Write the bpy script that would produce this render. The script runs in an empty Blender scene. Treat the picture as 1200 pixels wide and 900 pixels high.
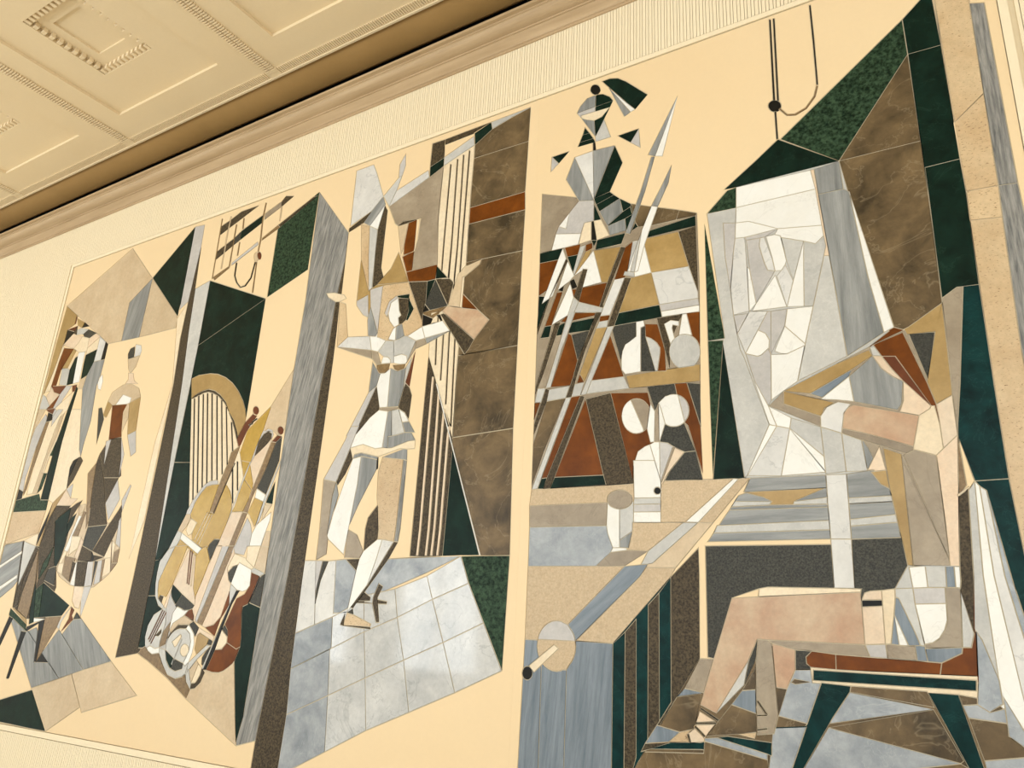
import bpy, math, random
from mathutils import Vector, Matrix
from mathutils.geometry import delaunay_2d_cdt

random.seed(7)
S = bpy.context.scene
COL = S.collection

# ------------------------------------------------------------------ camera
EYE = 1.6                     # the camera stands at the origin, 1.6 m above the floor, 4 m from the mural wall
WALL = 4.0                    # the mural wall is the plane y = 4
cam_data = bpy.data.cameras.new('camera')
cam_data.sensor_width = 36.0
cam_data.lens = 914.0 / 1200.0 * 36.0
cam = bpy.data.objects.new('camera', cam_data)
COL.objects.link(cam)
cam.matrix_world = Matrix.Translation((0, 0, EYE)) @ Matrix(((0.848680, 0.125897, 0.513704), (0.526533, -0.293010, -0.798065), (0.050047, 0.947784, -0.314961))).to_4x4()
cam_data.clip_start = 0.05
S.camera = cam

# ------------------------------------------------------------------ world and light
S.view_settings.view_transform = 'Standard'
S.view_settings.look = 'None'
S.view_settings.gamma = 1.0
S.view_settings.use_curve_mapping = False
S.view_settings.exposure = 0.0
world = bpy.data.worlds.new('sky_outside')
S.world = world
world.use_nodes = True
world.node_tree.nodes['Background'].inputs[0].default_value = (0.85, 0.92, 1.0, 1)
world.node_tree.nodes['Background'].inputs[1].default_value = 0.6
WINDOW_X = [-25.0 + 3.6 * i for i in range(10)]
WINDOW_W, WINDOW_Z0, WINDOW_Z1, FRONT = 2.2, 0.9, 5.5, -6.0
for i, wx in enumerate(WINDOW_X):                       # daylight entering by each tall window of the opposite wall
    ld = bpy.data.lights.new('window_daylight', 'AREA')
    ld.shape = 'RECTANGLE'
    ld.size, ld.size_y = WINDOW_W, WINDOW_Z1 - WINDOW_Z0
    ld.energy = 197.0
    ld.color = (0.90, 0.96, 1.0)
    lo = bpy.data.objects.new('window_daylight', ld)
    COL.objects.link(lo)
    lo.location = (wx, FRONT - 0.12, (WINDOW_Z0 + WINDOW_Z1) / 2)
    lo.rotation_euler = (math.radians(90), 0, 0)        # shines towards +y, onto the mural

# ------------------------------------------------------------------ materials
def lin(c):
    return tuple(((v / 255.0) / 12.92 if v / 255.0 <= 0.04045 else ((v / 255.0 + 0.055) / 1.055) ** 2.4) for v in c)

ALB = 0.84
def rgba(c, k=ALB):
    return tuple(min(1.0, x * k) for x in lin(c)) + (1.0,)

def stone(name, a, b, kind='cloud', vein=None, rough=0.32, scale=1.0, amount=0.5, random_tone=0.07, spec=0.3, grain=0.09):
    m = bpy.data.materials.new(name)
    m.use_nodes = True
    nt = m.node_tree
    N, L = nt.nodes, nt.links
    bs = N['Principled BSDF']
    bs.inputs['Roughness'].default_value = rough
    bs.inputs['Specular IOR Level'].default_value = spec
    tc = N.new('ShaderNodeTexCoord')
    oi = N.new('ShaderNodeObjectInfo')
    mul = N.new('ShaderNodeMath'); mul.operation = 'MULTIPLY'; mul.inputs[1].default_value = 63.0
    L.new(oi.outputs['Random'], mul.inputs[0])
    add = N.new('ShaderNodeVectorMath'); add.operation = 'ADD'
    L.new(tc.outputs['Object'], add.inputs[0]); L.new(mul.outputs[0], add.inputs[1])
    mp = N.new('ShaderNodeMapping')
    L.new(add.outputs[0], mp.inputs[0])
    def noise(sc, detail=4.0, rg=0.55, dist=0.0, vec=None):
        n = N.new('ShaderNodeTexNoise')
        n.inputs['Scale'].default_value = sc
        n.inputs['Detail'].default_value = detail
        n.inputs['Roughness'].default_value = rg
        n.inputs['Distortion'].default_value = dist
        L.new((vec or mp).outputs[0], n.inputs['Vector'])
        return n.outputs['Fac']
    def ramp(src, p0, p1, c0=(0, 0, 0, 1), c1=(1, 1, 1, 1)):
        r = N.new('ShaderNodeValToRGB')
        r.color_ramp.elements[0].position = p0; r.color_ramp.elements[0].color = c0
        r.color_ramp.elements[1].position = p1; r.color_ramp.elements[1].color = c1
        L.new(src, r.inputs[0])
        return r
    def mix(fac, c0, c1):
        x = N.new('ShaderNodeMix'); x.data_type = 'RGBA'
        L.new(fac, x.inputs['Factor'])
        for s, v in (('A', c0), ('B', c1)):
            if isinstance(v, tuple): x.inputs[6 if s == 'A' else 7].default_value = v
            else: L.new(v, x.inputs[6 if s == 'A' else 7])
        return x.outputs[2]
    A, B = rgba(a), rgba(b)
    if kind == 'streak':
        mp.inputs['Scale'].default_value = (0.8, 10.0, 10.0)
        col = ramp(noise(2.2 * scale, 6, 0.65, 0.35), 0.32, 0.70, A, B).outputs[0]
    elif kind == 'speck':
        col = ramp(noise(90 * scale, 3, 0.7), 0.36, 0.66, A, B).outputs[0]
    elif kind == 'pit':
        col = ramp(noise(4 * scale, 4), 0.3, 0.7, A, B).outputs[0]
        mp2 = N.new('ShaderNodeMapping'); mp2.inputs['Scale'].default_value = (1, 1, 0.45)
        L.new(add.outputs[0], mp2.inputs[0])
        pits = ramp(noise(150 * scale, 3, 0.6, 0, mp2), 0.60, 0.70)
        col = mix(pits.outputs[0], col, rgba(vein))
    else:
        col = ramp(noise(5 * scale, 6, 0.6, 0.4), 0.30, 0.72, A, B).outputs[0]
    if vein and kind != 'pit':
        w = noise(2.6 * scale, 5, 0.6, 0.9)
        d = N.new('ShaderNodeMath'); d.operation = 'SUBTRACT'; d.inputs[1].default_value = 0.5
        L.new(w, d.inputs[0])
        ab = N.new('ShaderNodeMath'); ab.operation = 'ABSOLUTE'; L.new(d.outputs[0], ab.inputs[0])
        v = ramp(ab.outputs[0], 0.0, 0.009, (amount, amount, amount, 1), (0, 0, 0, 1))
        col = mix(v.outputs[0], col, rgba(vein))
    hsv = N.new('ShaderNodeHueSaturation')
    mr = N.new('ShaderNodeMapRange')
    mr.inputs['To Min'].default_value = 1 - random_tone; mr.inputs['To Max'].default_value = 1 + random_tone
    L.new(oi.outputs['Random'], mr.inputs['Value'])
    gr = N.new('ShaderNodeMapRange')
    gr.inputs['From Min'].default_value = 0.3; gr.inputs['From Max'].default_value = 0.7
    gr.inputs['To Min'].default_value = 1 - grain; gr.inputs['To Max'].default_value = 1 + grain
    L.new(noise(38.0, 5, 0.75), gr.inputs['Value'])
    tone = N.new('ShaderNodeMath'); tone.operation = 'MULTIPLY'
    L.new(mr.outputs[0], tone.inputs[0]); L.new(gr.outputs[0], tone.inputs[1])
    L.new(tone.outputs[0], hsv.inputs['Value'])
    L.new(col, hsv.inputs['Color'])
    L.new(hsv.outputs[0], bs.inputs['Base Color'])
    return m

# letter -> (name of the pieces, material)
STONES = {
    'W': ('white_marble_piece', stone('white_marble', (250, 248, 241), (244, 240, 230), vein=(205, 200, 190), amount=0.25, random_tone=0.03, grain=0.025)),
    'M': ('veined_marble_piece', stone('veined_white_marble', (234, 231, 224), (212, 209, 203), vein=(168, 168, 166), amount=0.4, random_tone=0.04, grain=0.05)),
    'L': ('pale_grey_marble_piece', stone('pale_grey_marble', (210, 207, 199), (190, 188, 182), vein=(225, 222, 214), amount=0.3, random_tone=0.07)),
    'H': ('marble_tile', stone('polished_marble_tile', (222, 221, 217), (192, 193, 192), vein=(140, 142, 142), amount=0.35, rough=0.07, random_tone=0.04, spec=0.4)),
    'I': ('lilac_grey_marble_piece', stone('lilac_grey_marble', (208, 203, 197), (190, 185, 180), amount=0.3)),
    'S': ('grey_streaked_marble_piece', stone('grey_streaked_marble', (122, 124, 122), (168, 168, 164), 'streak')),
    'X': ('grey_slate_piece', stone('grey_coarse_slate', (100, 101, 99), (176, 172, 164), 'streak', scale=3.2, rough=0.5)),
    'Z': ('blue_grey_marble_piece', stone('blue_grey_marble', (140, 147, 153), (190, 193, 195), scale=1.3, vein=(205, 207, 208), amount=0.25)),
    'G': ('green_marble_piece', stone('dark_green_marble', (8, 24, 17), (20, 46, 36), vein=(52, 80, 64), scale=1.6, amount=0.25, rough=0.35, spec=0.08)),
    'g': ('mottled_green_marble_piece', stone('mottled_green_marble', (14, 30, 19), (66, 90, 66), 'speck', scale=0.5, rough=0.35, spec=0.08)),
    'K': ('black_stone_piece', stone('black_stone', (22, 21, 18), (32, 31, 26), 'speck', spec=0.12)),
    'D': ('brown_granite_piece', stone('dark_brown_granite', (46, 38, 26), (100, 86, 64), 'speck', scale=0.9, rough=0.42, spec=0.15)),
    'N': ('charcoal_stone_piece', stone('charcoal_stone', (46, 46, 41), (84, 82, 73), 'speck', scale=1.3, rough=0.4, spec=0.15)),
    'B': ('brown_marble_piece', stone('veined_brown_marble', (64, 53, 36), (134, 111, 78), vein=(190, 172, 140), amount=0.2, scale=0.9, spec=0.18)),
    'T': ('taupe_limestone_piece', stone('taupe_limestone', (150, 134, 112), (178, 162, 138), vein=(120, 104, 84), amount=0.3)),
    'R': ('rust_marble_piece', stone('rust_red_marble', (96, 49, 8), (130, 70, 17), scale=1.5, spec=0.12)),
    'U': ('dark_red_stone_piece', stone('dark_red_stone', (92, 48, 26), (122, 68, 38), spec=0.15)),
    'O': ('ochre_marble_piece', stone('ochre_marble', (164, 132, 76), (190, 158, 102))),
    'Q': ('umber_stone_piece', stone('umber_stone', (122, 96, 60), (150, 122, 82), 'speck', scale=0.5)),
    'Y': ('golden_marble_piece', stone('golden_marble', (178, 140, 50), (206, 170, 84), rough=0.22)),
    'A': ('beige_limestone_piece', stone('beige_limestone', (206, 180, 144), (222, 200, 166), amount=0.2)),
    'P': ('pink_limestone_piece', stone('pink_beige_limestone', (230, 202, 170), (238, 218, 190), vein=(215, 182, 150), amount=0.25)),
    'E': ('travertine_piece', stone('pitted_travertine', (222, 196, 156), (206, 174, 132), 'pit', vein=(140, 108, 72))),
    'e': ('fine_travertine_piece', stone('fine_beige_travertine', (198, 172, 136), (216, 192, 156), 'speck', scale=1.1, rough=0.4)),
    'p': ('pink_granite_piece', stone('pink_granite', (190, 150, 118), (213, 187, 154), scale=1.0)),
    'z': ('slate_blue_marble_piece', stone('slate_blue_marble', (106, 118, 128), (144, 153, 161), 'streak', scale=1.3)),
    't': ('teal_marble_piece', stone('dark_teal_marble', (4, 30, 30), (16, 60, 58), vein=(50, 92, 88), scale=2.0, amount=0.25, rough=0.35, spec=0.08)),
    'C': ('ivory_limestone_piece', stone('ivory_limestone', (246, 228, 196), (238, 216, 180), random_tone=0.03)),
    'F': ('cream_ground_slab', stone('cream_limestone', (249, 222, 178), (247, 218, 172), scale=0.12, rough=0.42, random_tone=0.0, grain=0.012)),
}
GROUT = stone('pale_grout', (216, 200, 170), (206, 190, 158), 'speck', rough=0.8, random_tone=0, grain=0.015)
CREAM_PAINT = stone('cream_wall_paint', (254, 238, 204), (253, 235, 199), scale=0.2, rough=0.55, random_tone=0, grain=0.015)
CEIL_PAINT = stone('cream_ceiling_plaster', (252, 230, 190), (250, 226, 184), scale=0.2, rough=0.7, random_tone=0, grain=0.015)
CORNICE = stone('tan_travertine', (208, 180, 142), (184, 156, 118), 'streak', scale=0.6, rough=0.5, random_tone=0, grain=0.015)
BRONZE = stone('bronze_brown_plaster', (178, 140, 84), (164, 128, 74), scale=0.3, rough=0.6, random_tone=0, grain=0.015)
FLOOR = stone('pale_marble_floor', (240, 238, 232), (232, 230, 224), vein=(215, 213, 206), rough=0.25, random_tone=0, grain=0.015)
WHITE_PAINT = stone('white_window_paint', (240, 236, 226), (236, 230, 218), rough=0.4, random_tone=0, grain=0.015)

# ------------------------------------------------------------------ mesh helpers
def link(name, verts, faces, mat, parent=None, **props):
    me = bpy.data.meshes.new(name)
    me.from_pydata(verts, [], faces)
    me.update()
    me.materials.append(mat)
    o = bpy.data.objects.new(name, me)
    COL.objects.link(o)
    if parent: o.parent = parent
    for k, v in props.items(): o[k] = v
    return o

class Boxes:
    def __init__(self): self.v, self.f = [], []
    def box(self, x0, x1, y0, y1, z0, z1):
        b = len(self.v)
        self.v += [(x0, y0, z0), (x1, y0, z0), (x1, y1, z0), (x0, y1, z0), (x0, y0, z1), (x1, y0, z1), (x1, y1, z1), (x0, y1, z1)]
        self.f += [tuple(b + i for i in q) for q in ((3, 2, 1, 0), (4, 5, 6, 7), (0, 1, 5, 4), (1, 2, 6, 5), (2, 3, 7, 6), (3, 0, 4, 7))]
        return self
    def link(self, name, mat, parent=None, **p): return link(name, self.v, self.f, mat, parent, **p)

# ------------------------------------------------------------------ the room
X0, X1 = -27.0, 9.0
H = 4.75 + EYE                       # underside of the ceiling
MX0, MX1, MZ0, MZ1 = -8.447, 0.305, EYE - 0.895, EYE + 3.725     # edge of the mural
Boxes().box(X0, X1, FRONT, WALL + 0.3, -0.2, 0).link('floor', FLOOR, kind='structure')
wall_back = Boxes().box(X0, X1, WALL + 0.012, WALL + 0.3, 0, H + 0.5).link('wall_back', CREAM_PAINT, kind='structure')
Boxes().box(X0 - 0.3, X0, FRONT, WALL + 0.3, 0, H + 0.3).link('wall_left', WHITE_PAINT, kind='structure')
Boxes().box(X1, X1 + 0.3, FRONT, WALL + 0.3, 0, H + 0.3).link('wall_right', WHITE_PAINT, kind='structure')

# vertical ribs that clad the wall around the mural
ribs = Boxes()
x, k = -14.0, 0
ZT = EYE + 4.29
while x < 3.0:
    w = (0.0215, 0.0145, 0.0215, 0.0175)[k % 4]
    a, b = x, x + w
    if b < MX0 - 0.055 or a > MX1 + 0.055:
        ribs.box(a, b, WALL - 0.012, WALL + 0.014, 0.15, ZT)
    else:
        ribs.box(a, b, WALL - 0.012, WALL + 0.014, MZ1 + 0.045, ZT)
        ribs.box(a, b, WALL - 0.012, WALL + 0.014, 0.15, MZ0 - 0.055)
    x += w + 0.0032
    k += 1
ribs.link('wall_ribs', CREAM_PAINT, wall_back, kind='stuff')

# flat cream border round the mural
t = 0.045
Boxes().box(MX0 - t, MX1 + t, WALL - 0.016, WALL + 0.012, MZ1 + 0.004, MZ1 + t - 0.006).link('trim_1', CREAM_PAINT, kind='structure')
Boxes().box(MX0 - t, MX1 + t, WALL - 0.016, WALL + 0.012, MZ0 - t - 0.004, MZ0 - 0.004).link('trim_2', CREAM_PAINT, kind='structure')
Boxes().box(MX0 - t, MX0 - 0.004, WALL - 0.016, WALL + 0.012, MZ0 - 0.004, MZ1 + 0.004).link('trim_3', CREAM_PAINT, kind='structure')
Boxes().box(MX1 + 0.004, MX1 + t, WALL - 0.016, WALL + 0.012, MZ0 - 0.004, MZ1 + 0.004).link('trim_4', CREAM_PAINT, kind='structure')

# stone cornice: moulded profile run along the wall
prof = [(0.0, 4.262), (0.022, 4.262), (0.022, 4.280), (0.032, 4.284), (0.036, 4.290), (0.048, 4.374), (0.060, 4.376), (0.062, 4.386)]
for i in range(9):
    q = i / 8 * math.pi / 2
    prof.append((0.062 + 0.078 * math.sin(q) ** 1.2, 4.386 + 0.054 * (1 - math.cos(q))))
prof += [(0.150, 4.444), (0.152, 4.452), (0.180, 4.454), (0.180, 4.478), (0.170, 4.482), (0.0, 4.482)]
v, fcs, n = [], [], len(prof)
for xx in (X0, X1):
    v += [(xx, WALL - d, z + EYE) for d, z in prof]
for i in range(n):
    j = (i + 1) % n
    fcs.append((i, j, n + j, n + i))
fcs += [tuple(range(n))[::-1], tuple(range(n, 2 * n))]
link('trim_5', v, fcs, CORNICE, kind='structure')

# bronze coloured recess between the cornice and the coffered ceiling
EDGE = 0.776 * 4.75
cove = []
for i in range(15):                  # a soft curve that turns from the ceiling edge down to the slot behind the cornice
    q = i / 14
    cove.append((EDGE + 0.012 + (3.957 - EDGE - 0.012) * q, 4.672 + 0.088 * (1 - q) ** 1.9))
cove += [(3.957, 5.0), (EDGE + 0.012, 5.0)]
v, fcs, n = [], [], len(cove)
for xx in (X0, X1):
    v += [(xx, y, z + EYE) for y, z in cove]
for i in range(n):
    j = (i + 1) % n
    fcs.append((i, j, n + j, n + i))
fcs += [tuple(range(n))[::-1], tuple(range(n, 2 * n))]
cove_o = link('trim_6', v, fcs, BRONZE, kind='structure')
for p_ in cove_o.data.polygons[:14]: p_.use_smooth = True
Boxes().box(X0, X1, WALL - 0.006, WALL + 0.012, EYE + 4.483, EYE + 4.9).link('slot_shade_strip', STONES['K'][1], kind='structure')  # black strip: the shade of the slot is put into its colour

# coffered ceiling
PITCH, CX, CY = 0.4605 * 4.75, -1.2995 * 4.75, 0.539 * 4.75
HX, HY = 0.1565 * 4.75, 0.162 * 4.75
cols, rows = range(-5, 5), range(0, 4)
cv, cf = [], []
def quad(pts):
    b = len(cv); cv.extend(pts); cf.append((b, b + 1, b + 2, b + 3))
def flat(x0, x1, y0, y1, z=H):
    quad([(x0, y0, z), (x0, y1, z), (x1, y1, z), (x1, y0, z)])
gx0, gx1 = CX + PITCH * (cols[0] - .5), CX + PITCH * (cols[-1] + .5)
gy1, gy0 = CY + PITCH / 2, CY - PITCH * (len(rows) - .5)
flat(X0, gx0, FRONT, EDGE); flat(gx1, X1, FRONT, EDGE); flat(gx0, gx1, FRONT, gy0); flat(gx0, gx1, gy1, EDGE)
centres = []
for r in rows:
    for c in cols:
        x, y = CX + PITCH * c, CY - PITCH * r
        a, b, c0, d = x - PITCH / 2, x + PITCH / 2, y - PITCH / 2, y + PITCH / 2
        flat(a, b, c0, y - HY); flat(a, b, y + HY, d); flat(a, x - HX, y - HY, y + HY); flat(x + HX, b, y - HY, y + HY)
        centres.append((x, y, r, c))
quad([(X0, EDGE, H), (X0, EDGE, H + .2), (X1, EDGE, H + .2), (X1, EDGE, H)])
quad([(X0, FRONT, H + .2), (X1, FRONT, H + .2), (X1, EDGE, H + .2), (X0, EDGE, H + .2)])
ceiling = link('ceiling', cv, cf, CEIL_PAINT, kind='structure')

def ring(vs, fs, x, y, ax, ay, bx, by, z0, z1):
    """a step: rectangle (ax, ay) at z0 walls up to z1, then a flat ring in to (bx, by)"""
    b = len(vs)
    for hx, hy, z in ((ax, ay, z0), (ax, ay, z1), (bx, by, z1)):
        vs += [(x - hx, y - hy, z), (x + hx, y - hy, z), (x + hx, y + hy, z), (x - hx, y + hy, z)]
    for k in (0, 4):
        for i in range(4):
            j = (i + 1) % 4
            fs.append((b + k + i, b + k + j, b + k + 4 + j, b + k + 4 + i))

coffer_mesh = dent_mesh = None
for x, y, r, c in centres:
    if coffer_mesh is None:
        vs, fs = [], []
        z1, z2, z3 = 0.030, 0.075, 0.095
        RX, RY, IX, IY = 0.354, 0.3705, 0.195, 0.209
        ring(vs, fs, 0, 0, HX, HY, RX, RY, 0, z1)
        ring(vs, fs, 0, 0, RX, RY, IX, IY, z1, z2)
        b = len(vs)
        for z in (z2, z3):
            vs += [(-IX, -IY, z), (IX, -IY, z), (IX, IY, z), (-IX, IY, z)]
        for i in range(4):
            j = (i + 1) % 4
            fs.append((b + i, b + j, b + 4 + j, b + 4 + i))
        fs.append((b + 7, b + 6, b + 5, b + 4))
        o = link('coffer_panel', vs, fs, CEIL_PAINT, ceiling)
        coffer_mesh = o.data
        D = Boxes()
        nt_ = 11
        for i in range(nt_):
            u = -RX + 0.03 + (2 * RX - 0.06) * i / (nt_ - 1)
            w_ = -RY + 0.03 + (2 * RY - 0.06) * i / (nt_ - 1)
            for s in (-1, 1):
                y0, y1 = sorted((s * (RY - 0.002), s * (RY - 0.055)))
                D.box(u - 0.017, u + 0.017, y0, y1, z1 + 0.004, z2 + 0.004)
                if 0 < i < nt_ - 1:
                    x0, x1 = sorted((s * (RX - 0.002), s * (RX - 0.055)))
                    D.box(x0, x1, w_ - 0.017, w_ + 0.017, z1 + 0.004, z2 + 0.004)
        dn = D.link('dentil_ring', CEIL_PAINT, o, kind='stuff')
        dent_mesh = dn.data
    else:
        o = bpy.data.objects.new('coffer_panel', coffer_mesh); COL.objects.link(o); o.parent = ceiling
        dn = bpy.data.objects.new('dentil_ring', dent_mesh); COL.objects.link(dn); dn.parent = o; dn['kind'] = 'stuff'
    o.location = (x, y, H)

# ridged bands between the coffers, ridged border along the wall edge with plain blocks
bands, border = Boxes(), Boxes()
for c in list(cols) + [cols[-1] + 1]:
    xb = CX + PITCH * (c - .5) + 0.02
    for r in range(2):
        yy = gy1 - PITCH * r
        for i in range(int(PITCH / 0.024)):
            y = yy - 0.024 * i - 0.02
            bands.box(xb - 0.060, xb - 0.004, y - 0.014, y, H - 0.016, H + 0.004)
            bands.box(xb + 0.004, xb + 0.060, y - 0.014, y, H - 0.016, H + 0.004)
bands.link('ridged_band', CEIL_PAINT, ceiling, kind='stuff')
bx = gx0
blocks = [CX + PITCH * (c - .5) + 0.02 for c in list(cols) + [cols[-1] + 1]]
while bx < gx1:
    if all(abs(bx + 0.01 - q) > 0.085 for q in blocks):
        border.box(bx, bx + 0.014, EDGE - 0.082, EDGE - 0.012, H - 0.010, H + 0.004)
    bx += 0.023
border.link('ridged_border', CEIL_PAINT, ceiling, kind='stuff')
for q in blocks:
    Boxes().box(q - 0.07, q + 0.07, EDGE - 0.085, EDGE - 0.008, H - 0.014, H + 0.004).link('border_block', CEIL_PAINT, ceiling)
Boxes().box(X0, X1, EDGE - 0.006, EDGE + 0.012, H - 0.022, H + 0.2).link('edge_bead', CEIL_PAINT, ceiling)

# opposite wall with its tall windows
fw = Boxes()
zs = [0.0, WINDOW_Z0, WINDOW_Z1, H + 0.3]
fw.box(X0, X1, FRONT - 0.3, FRONT, 0, WINDOW_Z0)
fw.box(X0, X1, FRONT - 0.3, FRONT, WINDOW_Z1, H + 0.3)
edges = [X0] + [e for wx in WINDOW_X for e in (wx - WINDOW_W / 2, wx + WINDOW_W / 2)] + [X1]
for i in range(0, len(edges), 2):
    fw.box(edges[i], edges[i + 1], FRONT - 0.3, FRONT, WINDOW_Z0, WINDOW_Z1)
fw.link('wall_front', WHITE_PAINT, kind='structure')
for i, wx in enumerate(WINDOW_X):
    w = bpy.data.objects.new('window_%d' % (i + 1), None); COL.objects.link(w); w['kind'] = 'structure'
    w.location = (wx, FRONT - 0.06, WINDOW_Z0)
    hh = WINDOW_Z1 - WINDOW_Z0
    hw = WINDOW_W / 2
    for nm, bb in (('window_frame', (-hw, -hw + .07, -.03, .03, 0, hh)), ('window_frame', (hw - .07, hw, -.03, .03, 0, hh)),
                   ('window_frame', (-hw + .07, hw - .07, -.03, .03, 0, .07)), ('window_frame', (-hw + .07, hw - .07, -.03, .03, hh - .07, hh)),
                   ('mullion', (-.03, .03, -.03, .03, .07, hh - .07)), ('transom', (-hw + .07, hw - .07, -.025, .025, hh * .62, hh * .62 + .05))):
        Boxes().box(*bb).link(nm, WHITE_PAINT, w)

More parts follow.
